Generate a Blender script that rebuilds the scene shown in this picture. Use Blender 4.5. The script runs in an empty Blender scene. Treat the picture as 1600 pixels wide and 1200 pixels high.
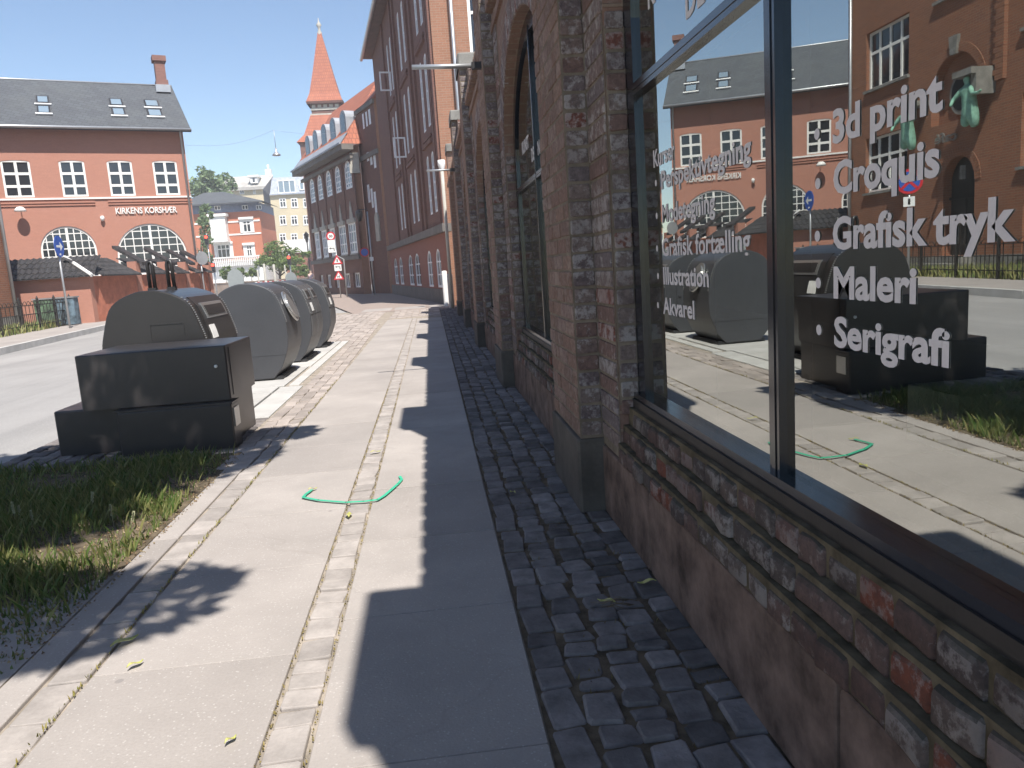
import bpy, bmesh, math, random
from mathutils import Vector, Matrix
from mathutils.geometry import tessellate_polygon
random.seed(7)
S = bpy.context.scene
COL = S.collection
PI = math.pi
# ------------------------------------------------------------------ camera
CAMH = 1.2
R = ((0.992199, -0.081260, 0.094540), (-0.105728, -0.146707, 0.983513), (-0.066051, -0.985837, -0.154154))
cd = bpy.data.cameras.new('camera'); cam = bpy.data.objects.new('camera', cd); COL.objects.link(cam)
cd.sensor_width = 36; cd.lens = 27.0; cd.clip_start = 0.05; cd.clip_end = 3000
M = Matrix(((R[0][0], -R[0][1], -R[0][2], 0), (R[1][0], -R[1][1], -R[1][2], 0), (R[2][0], -R[2][1], -R[2][2], CAMH), (0, 0, 0, 1)))
cam.matrix_world = M
S.camera = cam
S.render.resolution_x = 1024; S.render.resolution_y = 768
# ------------------------------------------------------------------ light
SE = math.radians(57.5)                                   # sun elevation
SH = (0.365, -0.931)                                      # horizontal direction towards the sun
W = bpy.data.worlds.new('World'); S.world = W; W.use_nodes = True
nt = W.node_tree; bg = nt.nodes['Background']
sky = nt.nodes.new('ShaderNodeTexSky'); sky.sky_type = 'NISHITA'; sky.sun_disc = False
sky.sun_elevation = SE; sky.sun_rotation = math.atan2(SH[0], SH[1]); sky.altitude = 20
sky.air_density = 1.0; sky.dust_density = 0.15; sky.ozone_density = 2.3
nt.links.new(sky.outputs[0], bg.inputs[0]); bg.inputs[1].default_value = 0.098
sl = bpy.data.lights.new('sun', 'SUN'); sl.energy = 4.6; sl.angle = math.radians(0.55); sl.color = (1.0, 0.95, 0.88)
so = bpy.data.objects.new('sun', sl); COL.objects.link(so)
sv = Vector((SH[0] * math.cos(SE), SH[1] * math.cos(SE), math.sin(SE)))
so.rotation_euler = sv.to_track_quat('Z', 'Y').to_euler(); so.location = (20, -40, 60)
S.view_settings.view_transform = 'Standard'; S.view_settings.look = 'None'
S.view_settings.exposure = 0.80; S.view_settings.gamma = 1.0
S.render.engine = 'CYCLES'
S.cycles.max_bounces = 8; S.cycles.transparent_max_bounces = 12

# ------------------------------------------------------------------ measured points (surveyed from the view, then placed in metres)
def ray(px, py):
    v = [R[i][0] * (px - 800) + R[i][1] * (py - 600) + R[i][2] * 1200 for i in range(3)]
    return Vector((v[0] / v[1], 1, v[2] / v[1]))
def at(px, py, Y): return ray(px, py) * Y + Vector((0, 0, CAMH))

class Frame:                                              # a facade: origin, direction along it, outward normal
    def __init__(s, a, b):
        s.o = Vector((a[0], a[1], 0)); d = Vector((b[0] - a[0], b[1] - a[1], 0)); s.len = d.length
        s.u = d.normalized(); s.n = Vector((s.u.y, -s.u.x, 0))   # outward = right of travel a->b
    def p(s, u, z, d=0): return s.o + s.u * u + s.n * d + Vector((0, 0, z))
    def px(s, x, y):                                      # where the facade plane shows a measured point
        r = ray(x, y); c = Vector((0, 0, CAMH))
        t = (s.o - c).dot(s.n) / r.dot(s.n); q = c + r * t
        return ((q - s.o).dot(s.u), q.z)

# ------------------------------------------------------------------ mesh builder
class MB:
    def __init__(s): s.v = []; s.f = []; s.m = []; s.sm = []
    def face(s, pts, m=0, sm=False):
        i = len(s.v); s.v += [Vector(p) for p in pts]; s.f.append(tuple(range(i, i + len(pts)))); s.m.append(m); s.sm.append(sm)
    def raw(s, vs, fs, m=0, sm=False):
        i = len(s.v); s.v += [Vector(p) for p in vs]
        for f in fs: s.f.append(tuple(i + k for k in f)); s.m.append(m); s.sm.append(sm)
    def box(s, a, b, m=0):
        x0, y0, z0 = a; x1, y1, z1 = b
        s.raw([(x0, y0, z0), (x1, y0, z0), (x1, y1, z0), (x0, y1, z0), (x0, y0, z1), (x1, y0, z1), (x1, y1, z1), (x0, y1, z1)],
              [(0, 3, 2, 1), (4, 5, 6, 7), (0, 1, 5, 4), (1, 2, 6, 5), (2, 3, 7, 6), (3, 0, 4, 7)], m)
    def fbox(s, F, u0, u1, z0, z1, d0, d1, m=0):
        P = [F.p(u, z, d) for d in (d0, d1) for z in (z0, z1) for u in (u0, u1)]
        s.raw(P, [(0, 2, 3, 1), (4, 5, 7, 6), (0, 1, 5, 4), (2, 6, 7, 3), (0, 4, 6, 2), (1, 3, 7, 5)], m)
    def rbox(s, c, ex, ey, ez, hx, hy, hz, r=0.008, m=0, jit=0.0):   # rounded block: centre, 3 axes, half sizes
        ex, ey, ez = Vector(ex), Vector(ey), Vector(ez); c = Vector(c)
        L = []
        for zz, k in ((-hz, 1), (hz - r, 1), (hz - r * 0.28, 0.5), (hz, -0.3)):
            ring = []
            for sx, sy in ((-1, -1), (1, -1), (1, 1), (-1, 1)):
                ax = hx - r * (1 - k) * 0.5; ay = hy - r * (1 - k) * 0.5
                if (sx * sy > 0): o = [(ax - r, ay), (ax, ay - r)]
                else: o = [(ax, ay - r), (ax - r, ay)]
                if sx * sy > 0: o = o[::-1] if sx < 0 else o
                for (qx, qy) in o: ring.append((sx * qx, sy * qy))
            ring.sort(key=lambda q: math.atan2(q[1] / hy, q[0] / hx))
            L.append([(q[0], q[1], zz) for q in ring])
        js = [(random.uniform(-jit, jit), random.uniform(-jit, jit)) for _ in range(8)]
        vs = []
        for ring in L:
            for k, q in enumerate(ring): vs.append(c + ex * (q[0] + js[k][0]) + ey * (q[1] + js[k][1]) + ez * q[2])
        fs = []
        for l in range(3):
            for k in range(8): a = l * 8 + k; b = l * 8 + (k + 1) % 8; fs.append((a, b, b + 8, a + 8))
        fs.append(tuple(24 + k for k in range(8)))
        s.raw(vs, fs, m, False)
    def nose(s, x, y0, y1, z, h, dep, r, jit=.002, m=0):    # sill brick with a rounded upper nose, running along Y
        n = 5; j = lambda: random.uniform(-jit, jit)
        prof_ = [(x + dep, z), (x + .002, z), (x, z + .004)] + [(x + r - r * math.cos(PI / 2 * k / n), z + h - r + r * math.sin(PI / 2 * k / n)) for k in range(n + 1)] + [(x + dep, z + h)]
        e = .006; secs = ((y0, e), (y0 + e, 0), ((y0 + y1) / 2, 0), (y1 - e, 0), (y1, e)); rows = []
        tx, tz = random.uniform(-.003, .003), random.uniform(-.003, .002)
        for yy, sh in secs:
            a = j(); rows.append([(px_ + sh * (px_ < x + dep - .001) + a * .6 + tx, yy, pz - sh * .8 * (pz > z + .01) + a + tz) for px_, pz in prof_])
        k_ = len(prof_); vs = [q for r_ in rows for q in r_]; fs = []
        for a in range(len(rows) - 1):
            for b in range(k_): c = (b + 1) % k_; fs.append((a * k_ + b, a * k_ + c, (a + 1) * k_ + c, (a + 1) * k_ + b))
        fs.append(tuple(range(k_ - 1, -1, -1))); fs.append(tuple((len(rows) - 1) * k_ + b for b in range(k_)))
        s.raw(vs, fs, m, True)
    def tube(s, pts, r, n=8, m=0, cap=True, sm=True):
        pts = [Vector(p) for p in pts]; rs = r if isinstance(r, (list, tuple)) else [r] * len(pts)
        i0 = len(s.v); up = Vector((0, 0, 1)); prev = None
        for k, p in enumerate(pts):
            t = (pts[min(k + 1, len(pts) - 1)] - pts[max(k - 1, 0)]).normalized()
            if prev is None:
                a = t.cross(up) if abs(t.z) < .9 else t.cross(Vector((1, 0, 0)))
            else: a = prev - t * prev.dot(t)
            a.normalize(); prev = a; b = t.cross(a)
            for j in range(n):
                th = 2 * PI * j / n; s.v.append(p + (a * math.cos(th) + b * math.sin(th)) * rs[k])
        for k in range(len(pts) - 1):
            for j in range(n):
                q = i0 + k * n
                s.f.append((q + j, q + (j + 1) % n, q + n + (j + 1) % n, q + n + j)); s.m.append(m); s.sm.append(sm)
        if cap:
            s.f.append(tuple(i0 + j for j in reversed(range(n)))); s.m.append(m); s.sm.append(False)
            s.f.append(tuple(i0 + (len(pts) - 1) * n + j for j in range(n))); s.m.append(m); s.sm.append(False)
    def lathe(s, c, prof, n=16, m=0, ax='z'):
        c = Vector(c); vs = []; fs = []
        for (r, z) in prof:
            for j in range(n):
                t = 2 * PI * j / n
                vs.append(c + (Vector((r * math.cos(t), r * math.sin(t), z)) if ax == 'z' else Vector((r * math.cos(t), z, r * math.sin(t)))))
        for k in range(len(prof) - 1):
            for j in range(n): fs.append((k * n + j, k * n + (j + 1) % n, (k + 1) * n + (j + 1) % n, (k + 1) * n + j))
        s.raw(vs, fs, m, True)
    def prism(s, poly, vec, m=0):                          # closed 3D polygon swept along vec
        vec = Vector(vec); A = [Vector(p) for p in poly]; B = [p + vec for p in A]; n = len(A)
        s.face(A[::-1], m); s.face(B, m)
        for k in range(n): s.face([A[k], A[(k + 1) % n], B[(k + 1) % n], B[k]], m)
    def build(s, name, mats, parent=None, weld=False, recalc=False):
        me = bpy.data.meshes.new(name); me.from_pydata([tuple(v) for v in s.v], [], s.f)
        if not isinstance(mats, (list, tuple)): mats = [mats]
        for m in mats: me.materials.append(m)
        me.polygons.foreach_set('material_index', s.m); me.polygons.foreach_set('use_smooth', s.sm)
        uv = me.uv_layers.new(name='UVMap').data
        for p in me.polygons:
            n = p.normal
            if abs(n.z) > .75:
                for li in p.loop_indices:
                    v = me.vertices[me.loops[li].vertex_index].co; uv[li].uv = (v.x, v.y)
            else:
                t = Vector((-n.y, n.x, 0)); t.normalize()
                for li in p.loop_indices:
                    v = me.vertices[me.loops[li].vertex_index].co; uv[li].uv = (t.dot(v), v.z)
        if recalc or weld:
            bm = bmesh.new(); bm.from_mesh(me)
            if weld: bmesh.ops.remove_doubles(bm, verts=bm.verts, dist=1e-4)
            bmesh.ops.recalc_face_normals(bm, faces=bm.faces); bm.to_mesh(me); bm.free()
        me.update()
        o = bpy.data.objects.new(name, me); COL.objects.link(o)
        if parent: o.parent = parent
        return o

def tag(o, label, cat, group=None):
    o['label'] = label; o['category'] = cat
    if group: o['group'] = group
    return o
def struct(o): o['kind'] = 'structure'; return o
def thing(name, label, cat, loc=(0, 0, 0), group=None):
    o = bpy.data.objects.new(name, None); COL.objects.link(o); o.location = loc; o.empty_display_size = .2
    # children are modelled in world coordinates: keep them there
    return tag(o, label, cat, group)
def sett(o, ob):                                          # parent ob under o keeping its world place
    ob.parent = o; ob.matrix_parent_inverse = Matrix.Translation(-o.location)
    return ob
def part(mb, name, mats, par, **k):
    ob = mb.build(name, mats, None, **k)
    ob.parent = par
    root = par
    while root.parent: root = root.parent
    if par is root: ob.matrix_parent_inverse = Matrix.Translation(-Vector(root.location))
    return ob
def copy_tree(o, loc, label=None):
    c = o.copy(); COL.objects.link(c); c.location = loc
    if label: c['label'] = label
    def kids(a, b):
        for ch in list(a.children):
            d = ch.copy(); COL.objects.link(d); d.parent = b; d.matrix_parent_inverse = ch.matrix_parent_inverse.copy(); kids(ch, d)
    kids(o, c); return c

# ------------------------------------------------------------------ materials
def newmat(name):
    m = bpy.data.materials.new(name); m.use_nodes = True; nt = m.node_tree
    return m, nt, nt.nodes['Principled BSDF']
def N(nt, t, **kw):
    n = nt.nodes.new(t)
    for k, v in kw.items(): setattr(n, k, v)
    return n
def mix(nt, fac, a, b, mode='MIX'):
    n = nt.nodes.new('ShaderNodeMix'); n.data_type = 'RGBA'; n.blend_type = mode
    if isinstance(fac, (int, float)): n.inputs[0].default_value = fac
    else: nt.links.new(fac, n.inputs[0])
    for i, c in ((6, a), (7, b)):
        if isinstance(c, (tuple, list)): n.inputs[i].default_value = (*c[:3], 1)
        else: nt.links.new(c, n.inputs[i])
    return n.outputs[2]
def ramp(nt, fac, stops):
    r = nt.nodes.new('ShaderNodeValToRGB'); nt.links.new(fac, r.inputs[0]); e = r.color_ramp.elements
    while len(e) < len(stops): e.new(.5)
    for k, (p, c) in enumerate(stops): e[k].position = p; e[k].color = (*c, 1) if len(c) == 3 else c
    return r.outputs[0]
def noise(nt, vec, scale, detail=4, rough=.6):
    n = N(nt, 'ShaderNodeTexNoise'); n.inputs['Scale'].default_value = scale; n.inputs['Detail'].default_value = detail; n.inputs['Roughness'].default_value = rough
    if vec is not None: nt.links.new(vec, n.inputs['Vector'])
    return n.outputs['Fac']
def bump(nt, b, h, strength=.3, dist=.01):
    n = N(nt, 'ShaderNodeBump'); n.inputs['Strength'].default_value = strength; n.inputs['Distance'].default_value = dist
    nt.links.new(h, n.inputs['Height']); nt.links.new(n.outputs[0], b.inputs['Normal'])
BW = (0, 0, 0), (1, 1, 1)
def plain(name, c, rough=.6, metal=0, var=.25, scale=3.0, bmp=.1, spec=.5, fine=60, island=0.0):
    m, nt, b = newmat(name); tc = N(nt, 'ShaderNodeTexCoord').outputs['Object']
    n1 = noise(nt, tc, scale, 6); n2 = noise(nt, tc, fine, 3)
    d = tuple(max(0, x * (1 - var)) for x in c); l = tuple(min(1, x * (1 + var)) for x in c)
    col = mix(nt, ramp(nt, n1, [(.3, BW[0]), (.7, BW[1])]), d, l)
    col = mix(nt, n2, mix(nt, 1, col, (.86, .86, .86), 'MULTIPLY'), mix(nt, 1, col, (1.1, 1.1, 1.1), 'MULTIPLY'))
    if island:
        g = N(nt, 'ShaderNodeNewGeometry').outputs['Random Per Island']
        k = ramp(nt, g, [(0, (1 - island,) * 3), (1, (1 + island,) * 3)])
        col = mix(nt, 1, col, k, 'MULTIPLY')
    nt.links.new(col, b.inputs['Base Color']); b.inputs['Roughness'].default_value = rough; b.inputs['Metallic'].default_value = metal
    b.inputs['Specular IOR Level'].default_value = spec
    if bmp: bump(nt, b, n2, bmp, .004)
    return m
def bricks(name, c1, c2, mortar, w=.24, h=.067, ms=.006, stain=.3, stainc=(.12, .09, .08), eff=0.0, bmp=.6, rough=.9, vert=False, offs=.5):
    m, nt, b = newmat(name); uv = N(nt, 'ShaderNodeTexCoord').outputs['UV']; obc = N(nt, 'ShaderNodeTexCoord').outputs['Object']
    mp = N(nt, 'ShaderNodeMapping'); nt.links.new(uv, mp.inputs[0])
    if vert: mp.inputs['Rotation'].default_value = (0, 0, PI / 2)
    # wobble so courses are not ruler straight
    nz = N(nt, 'ShaderNodeTexNoise'); nz.inputs['Scale'].default_value = 9; nt.links.new(mp.outputs[0], nz.inputs[0])
    vm = N(nt, 'ShaderNodeVectorMath', operation='MULTIPLY_ADD'); nt.links.new(nz.outputs['Color'], vm.inputs[0]); vm.inputs[1].default_value = (.008, .008, 0); nt.links.new(mp.outputs[0], vm.inputs[2])
    br = N(nt, 'ShaderNodeTexBrick'); br.offset = offs; nt.links.new(vm.outputs[0], br.inputs['Vector'])
    br.inputs['Scale'].default_value = 1; br.inputs['Brick Width'].default_value = w; br.inputs['Row Height'].default_value = h
    br.inputs['Mortar Size'].default_value = ms; br.inputs['Mortar Smooth'].default_value = .3; br.inputs['Bias'].default_value = 0
    br.inputs['Color1'].default_value = (*c1, 1); br.inputs['Color2'].default_value = (*c2, 1); br.inputs['Mortar'].default_value = (*mortar, 1)
    col = br.outputs['Color']
    n1 = noise(nt, obc, .6, 6); n2 = noise(nt, obc, 30, 4); n3 = noise(nt, obc, 4.5, 5)
    col = mix(nt, ramp(nt, n1, [(.45, BW[0]), (.75, (stain,) * 3)]), col, stainc)
    col = mix(nt, ramp(nt, n2, [(.3, (.35, .35, .35)), (.7, (0, 0, 0))]), col, tuple(x * .55 for x in c1))
    if eff:
        n4 = noise(nt, obc, 13, 5, .7)
        e = mix(nt, 1, ramp(nt, n4, [(.5, BW[0]), (.62, BW[1])]), ramp(nt, n3, [(.45, BW[0]), (.65, (eff,) * 3)]), 'MULTIPLY')
        col = mix(nt, e, col, (.42, .39, .36))
    nt.links.new(col, b.inputs['Base Color']); b.inputs['Roughness'].default_value = rough; b.inputs['Specular IOR Level'].default_value = .25
    inv = N(nt, 'ShaderNodeMath', operation='SUBTRACT'); inv.inputs[0].default_value = 1; nt.links.new(br.outputs['Fac'], inv.inputs[1])
    ad = N(nt, 'ShaderNodeMath', operation='MULTIPLY_ADD'); nt.links.new(n2, ad.inputs[0]); ad.inputs[1].default_value = .5; nt.links.new(inv.outputs[0], ad.inputs[2])
    bump(nt, b, ad.outputs[0], bmp, .008)
    return m
def paint_glossy(name, c, rough=.3, spec=.5, metal=0):
    return plain(name, c, rough, metal, .1, 2, .02, spec, 40)
def dark_glass(name='window_glass', c=(.02, .024, .03)):
    m, nt, b = newmat(name); b.inputs['Base Color'].default_value = (*c, 1); b.inputs['Roughness'].default_value = .06
    b.inputs['Specular IOR Level'].default_value = .8
    tc = N(nt, 'ShaderNodeTexCoord').outputs['Object']; bump(nt, b, noise(nt, tc, 1.3, 2), .15, .02)
    return m
def shop_glass():
    m, nt, b = newmat('shop_window_glass'); out = nt.nodes['Material Output']; nt.nodes.remove(b)
    g = N(nt, 'ShaderNodeBsdfGlossy'); g.inputs['Roughness'].default_value = 0.0; g.inputs['Color'].default_value = (.93, .97, .93, 1)
    t = N(nt, 'ShaderNodeBsdfTransparent'); t.inputs['Color'].default_value = (.82, .88, .83, 1)
    fr = N(nt, 'ShaderNodeFresnel'); fr.inputs['IOR'].default_value = 3.0
    tc = N(nt, 'ShaderNodeTexCoord').outputs['Object']
    bp = N(nt, 'ShaderNodeBump'); bp.inputs['Strength'].default_value = .10; bp.inputs['Distance'].default_value = .004
    nt.links.new(noise(nt, tc, 1.6, 1, .3), bp.inputs['Height']); nt.links.new(bp.outputs[0], g.inputs['Normal'])
    ma = N(nt, 'ShaderNodeMath', operation='MULTIPLY_ADD'); nt.links.new(fr.outputs[0], ma.inputs[0]); ma.inputs[1].default_value = .68; ma.inputs[2].default_value = .30
    mx = N(nt, 'ShaderNodeMixShader'); nt.links.new(ma.outputs[0], mx.inputs[0]); nt.links.new(t.outputs[0], mx.inputs[1]); nt.links.new(g.outputs[0], mx.inputs[2])
    nt.links.new(mx.outputs[0], out.inputs[0]); return m
def isl_brick(name, cols, eff=.5, effc=(.45, .42, .39), rough=.9, moss=False):   # for bricks modelled one by one
    m, nt, b = newmat(name); obc = N(nt, 'ShaderNodeTexCoord').outputs['Object']
    g = N(nt, 'ShaderNodeNewGeometry').outputs['Random Per Island']
    k = len(cols); r = N(nt, 'ShaderNodeValToRGB'); r.color_ramp.interpolation = 'CONSTANT'; nt.links.new(g, r.inputs[0]); e = r.color_ramp.elements
    while len(e) < k: e.new(.5)
    for i, c in enumerate(cols): e[i].position = i / k; e[i].color = (*c, 1)
    n2 = noise(nt, obc, 45, 5, .7); n4 = noise(nt, obc, 16, 6, .75); n5 = noise(nt, obc, 3, 3)
    col = mix(nt, ramp(nt, n2, [(.3, (.6, .6, .6)), (.65, (0, 0, 0))]), r.outputs[0], (.035, .03, .03))
    w1 = N(nt, 'ShaderNodeMath', operation='MULTIPLY_ADD'); nt.links.new(g, w1.inputs[0]); w1.inputs[1].default_value = .16; nt.links.new(n4, w1.inputs[2])
    e1 = mix(nt, 1, ramp(nt, w1.outputs[0], [(.57, BW[0]), (.66, BW[1])]), ramp(nt, n5, [(.35, (eff * .4,) * 3), (.6, (eff,) * 3)]), 'MULTIPLY')
    col = mix(nt, e1, col, effc)
    if moss:                                               # moss and soot settle on the upward faces
        gn = N(nt, 'ShaderNodeNewGeometry').outputs['True Normal']; sp = N(nt, 'ShaderNodeSeparateXYZ'); nt.links.new(gn, sp.inputs[0])
        a_ = N(nt, 'ShaderNodeMath', operation='MULTIPLY_ADD'); nt.links.new(n4, a_.inputs[0]); a_.inputs[1].default_value = .8; nt.links.new(sp.outputs[2], a_.inputs[2])
        col = mix(nt, ramp(nt, a_.outputs[0], [(.75, BW[0]), (1.0, (.85, .85, .85))]), col, (.040, .040, .032))
    nt.links.new(col, b.inputs['Base Color']); b.inputs['Roughness'].default_value = rough; b.inputs['Specular IOR Level'].default_value = .3
    bump(nt, b, mix(nt, .5, n2, n4), .9, .008); return m
def leafmat(name, a, b2, trans=.3):
    m, nt, b = newmat(name); g = N(nt, 'ShaderNodeNewGeometry').outputs['Random Per Island']
    nt.links.new(ramp(nt, g, [(0, a), (1, b2)]), b.inputs['Base Color']); b.inputs['Roughness'].default_value = .55
    b.inputs['Transmission Weight'].default_value = 0
    out = nt.nodes['Material Output']; tr = N(nt, 'ShaderNodeBsdfTranslucent'); nt.links.new(ramp(nt, g, [(0, a), (1, b2)]), tr.inputs[0])
    mx = N(nt, 'ShaderNodeMixShader'); mx.inputs[0].default_value = trans; nt.links.new(b.outputs[0], mx.inputs[1]); nt.links.new(tr.outputs[0], mx.inputs[2]); nt.links.new(mx.outputs[0], out.inputs[0])
    return m

MT = {}
MT['near_brick'] = bricks('old_brown_brick', (.30, .18, .132), (.235, .15, .118), (.30, .225, .165), .24, .078, .008, .5, (.16, .11, .085), .45, .8)
MT['brickset'] = isl_brick('weathered_brick', [(.23, .145, .12), (.20, .16, .155), (.25, .19, .165), (.24, .17, .145), (.19, .145, .14), (.23, .175, .155), (.22, .085, .06), (.16, .12, .12)], .5, (.55, .52, .49))
MT['facebrick'] = isl_brick('rubbed_face_brick', [(.27, .165, .125), (.30, .19, .14), (.24, .155, .12), (.28, .185, .15), (.25, .15, .11), (.31, .20, .155)], .35, (.44, .36, .30))
MT['brickmort'] = plain('lime_mortar', (.215, .175, .13), .95, 0, .35, 6, .6, .2, 80)
MT['rollbrick'] = isl_brick('flaking_sill_brick', [(.12, .075, .062), (.15, .10, .085), (.10, .08, .07), (.14, .09, .075), (.19, .065, .04), (.085, .065, .058), (.13, .10, .085), (.15, .085, .07)], .6, (.34, .31, .285), moss=True)
MT['sillmort'] = plain('mossy_mortar', (.12, .098, .065), 1, 0, .5, 12, .7, .1, 60)
MT['plinth'] = plain('sandstone_plinth', (.165, .115, .092), .9, 0, .6, 7, .7, .25, 35)
MT['plinthdark'] = plain('dark_granite_foot', (.105, .092, .078), .85, 0, .3, 5, .5, .3, 50)
MT['capstone'] = plain('grey_cap_stone', (.22, .21, .19), .9, 0, .3, 4, .4)
MT['frame'] = paint_glossy('black_aluminium', (.012, .014, .020), .16, .9)
MT['framesill'] = plain('dark_sill_profile', (.035, .030, .026), .6, 0, .3, 5, .2)
MT['shopglass'] = shop_glass()
MT['vinyl'] = plain('grey_vinyl_lettering', (.72, .67, .64), .7, 0, .03, 2, 0)
MT['slab'] = plain('concrete_slab', (.355, .322, .298), .93, 0, .10, 1.7, .35, .25, 120, .07)
MT['joint'] = plain('sandy_joint', (.31, .27, .225), 1, 0, .35, 9, .5, .1, 90)
MT['sett'] = plain('blue_grey_sett', (.180, .162, .156), .88, 0, .35, 11, .9, .2, 60, .38)
MT['settjoint'] = plain('earth_joint', (.13, .100, .070), 1, 0, .5, 14, .8, .1, 60)
MT['strip'] = plain('pale_sett_strip', (.345, .312, .288), .9, 0, .2, 9, .5, .25, 70, .14)
MT['paver'] = plain('brown_clay_paver', (.35, .305, .275), .9, 0, .2, 5, .4, .25, 70, .2)
MT['granite'] = plain('light_granite', (.47, .46, .44), .85, 0, .12, 3, .3, .25, 150, .06)
MT['asphalt'] = plain('sun_bleached_asphalt', (.30, .29, .28), .92, 0, .10, .8, .5, .25, 90)
MT['earth'] = plain('dry_earth', (.125, .10, .07), 1, 0, .6, 9, .7, .1, 40)
MT['metal'] = paint_glossy('galvanised_metal', (.45, .46, .47), .4, .5, .6)
MT['white'] = plain('white_paint', (.78, .77, .74), .55, 0, .06, 3, .05)
MT['black'] = paint_glossy('black_coated_metal', (.028, .026, .026), .42)
MT['glass'] = dark_glass()
MT['glassblue'] = dark_glass('painted_sky_glass', (.20, .26, .31))  # pale blue base paints the sky's reflection into the panes

def slabmat():
    m = plain('concrete_slab', (.355, .322, .298), .93, 0, .13, 1.3, .4, .25, 120, .09); nt = m.node_tree; b = nt.nodes['Principled BSDF']
    col = b.inputs['Base Color'].links[0].from_socket; tc = N(nt, 'ShaderNodeTexCoord').outputs['Object']
    v = N(nt, 'ShaderNodeTexVoronoi'); v.inputs['Scale'].default_value = 3.2; nt.links.new(tc, v.inputs['Vector'])
    col = mix(nt, ramp(nt, v.outputs['Distance'], [(.035, (.55, .55, .55)), (.05, (0, 0, 0))]), col, (.20, .185, .18))
    v2 = N(nt, 'ShaderNodeTexVoronoi'); v2.inputs['Scale'].default_value = 60; nt.links.new(tc, v2.inputs['Vector'])
    col = mix(nt, ramp(nt, v2.outputs['Distance'], [(.12, (.5, .5, .5)), (.22, (0, 0, 0))]), col, (.55, .52, .49))
    n = noise(nt, tc, 2.2, 8, .7); col = mix(nt, ramp(nt, n, [(.5, (0, 0, 0)), (.7, (.5, .5, .5))]), col, (.30, .275, .255))
    n3 = noise(nt, tc, .9, 5, .6); v3 = N(nt, 'ShaderNodeTexVoronoi', feature='DISTANCE_TO_EDGE'); v3.inputs['Scale'].default_value = .33
    mv = N(nt, 'ShaderNodeVectorMath', operation='MULTIPLY_ADD'); nz = N(nt, 'ShaderNodeTexNoise'); nz.inputs['Scale'].default_value = 4; nt.links.new(tc, nz.inputs[0]); nt.links.new(nz.outputs['Color'], mv.inputs[0]); mv.inputs[1].default_value = (.35, .35, 0); nt.links.new(tc, mv.inputs[2]); nt.links.new(mv.outputs[0], v3.inputs['Vector'])
    col = mix(nt, ramp(nt, v3.outputs['Distance'], [(.0004, (.12, .12, .12)), (.0012, (0, 0, 0))]), col, (.17, .15, .13))
    nt.links.new(col, b.inputs['Base Color']); return m
MT['slab'] = slabmat()
def roadmat():
    m = plain('sun_bleached_asphalt', (.31, .30, .29), .92, 0, .12, .5, .5, .25, 90); nt = m.node_tree; b = nt.nodes['Principled BSDF']
    col = b.inputs['Base Color'].links[0].from_socket; tc = N(nt, 'ShaderNodeTexCoord').outputs['Object']
    mp = N(nt, 'ShaderNodeMapping'); mp.inputs['Scale'].default_value = (1.3, .07, 1); nt.links.new(tc, mp.inputs[0])
    col = mix(nt, ramp(nt, noise(nt, mp.outputs[0], 1.2, 4), [(.45, (0, 0, 0)), (.65, (.45, .45, .45))]), col, (.22, .215, .21))
    v = N(nt, 'ShaderNodeTexVoronoi'); v.inputs['Scale'].default_value = 45; nt.links.new(tc, v.inputs['Vector'])
    col = mix(nt, ramp(nt, v.outputs['Distance'], [(.15, (.5, .5, .5)), (.3, (0, 0, 0))]), col, (.46, .45, .43))
    nt.links.new(col, b.inputs['Base Color']); return m
MT['asphalt'] = roadmat()
# ------------------------------------------------------------------ facade helpers
def wall(mb, F, outline, holes, reveal=.15, m=0, mr=None):
    polys = [[Vector((u, z, 0)) for u, z in outline]] + [[Vector((u, z, 0)) for u, z in h] for h in holes]
    flat = [q for p in polys for q in p]
    vs = [F.p(q.x, q.y) for q in flat]; fs = []
    ar_ = lambda p: abs(sum(p[i].x * p[(i + 1) % len(p)].y - p[(i + 1) % len(p)].x * p[i].y for i in range(len(p))) / 2)
    want = ar_(polys[0]) - sum(ar_(p) for p in polys[1:])
    for k_ in range(12):
        e_ = .0007 * k_; PP = [[Vector((q.x + e_ * q.y * .37, q.y + e_ * q.x, 0)) for q in p] for p in polys]; fl = [q for p in PP for q in p]
        TT = tessellate_polygon(PP); got = sum(abs((fl[t[1]] - fl[t[0]]).cross(fl[t[2]] - fl[t[0]]).z) / 2 for t in TT)
        if abs(got - want) < .02 * want: break
    else: print('WALL TESSELLATION', want, got)
    for t in TT:
        a, b, c = (flat[i] for i in t)
        if (b - a).cross(c - a).z > 0: t = (t[0], t[1], t[2])
        else: t = (t[0], t[2], t[1])
        # frame: u x z ; outward n = right of travel -> orientation check in 3D
        nn = (vs[t[1]] - vs[t[0]]).cross(vs[t[2]] - vs[t[0]])
        if nn.dot(F.n) < 0: t = t[::-1]
        fs.append(t)
    mb.raw(vs, fs, m)
    for h in holes:
        k = len(h)
        for i in range(k):
            a, b = h[i], h[(i + 1) % k]
            mb.face([F.p(*a), F.p(*b), F.p(b[0], b[1], -reveal), F.p(a[0], a[1], -reveal)], m if mr is None else mr)
def rect(u0, u1, z0, z1): return [(u0, z0), (u1, z0), (u1, z1), (u0, z1)]
def archh(u0, u1, z0, zs, rise, n=12):
    c = (u0 + u1) / 2; a = (u1 - u0) / 2
    return [(u0, z0), (u1, z0)] + [(c + a * math.cos(PI * k / n), zs + rise * math.sin(PI * k / n)) for k in range(n + 1)]
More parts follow.
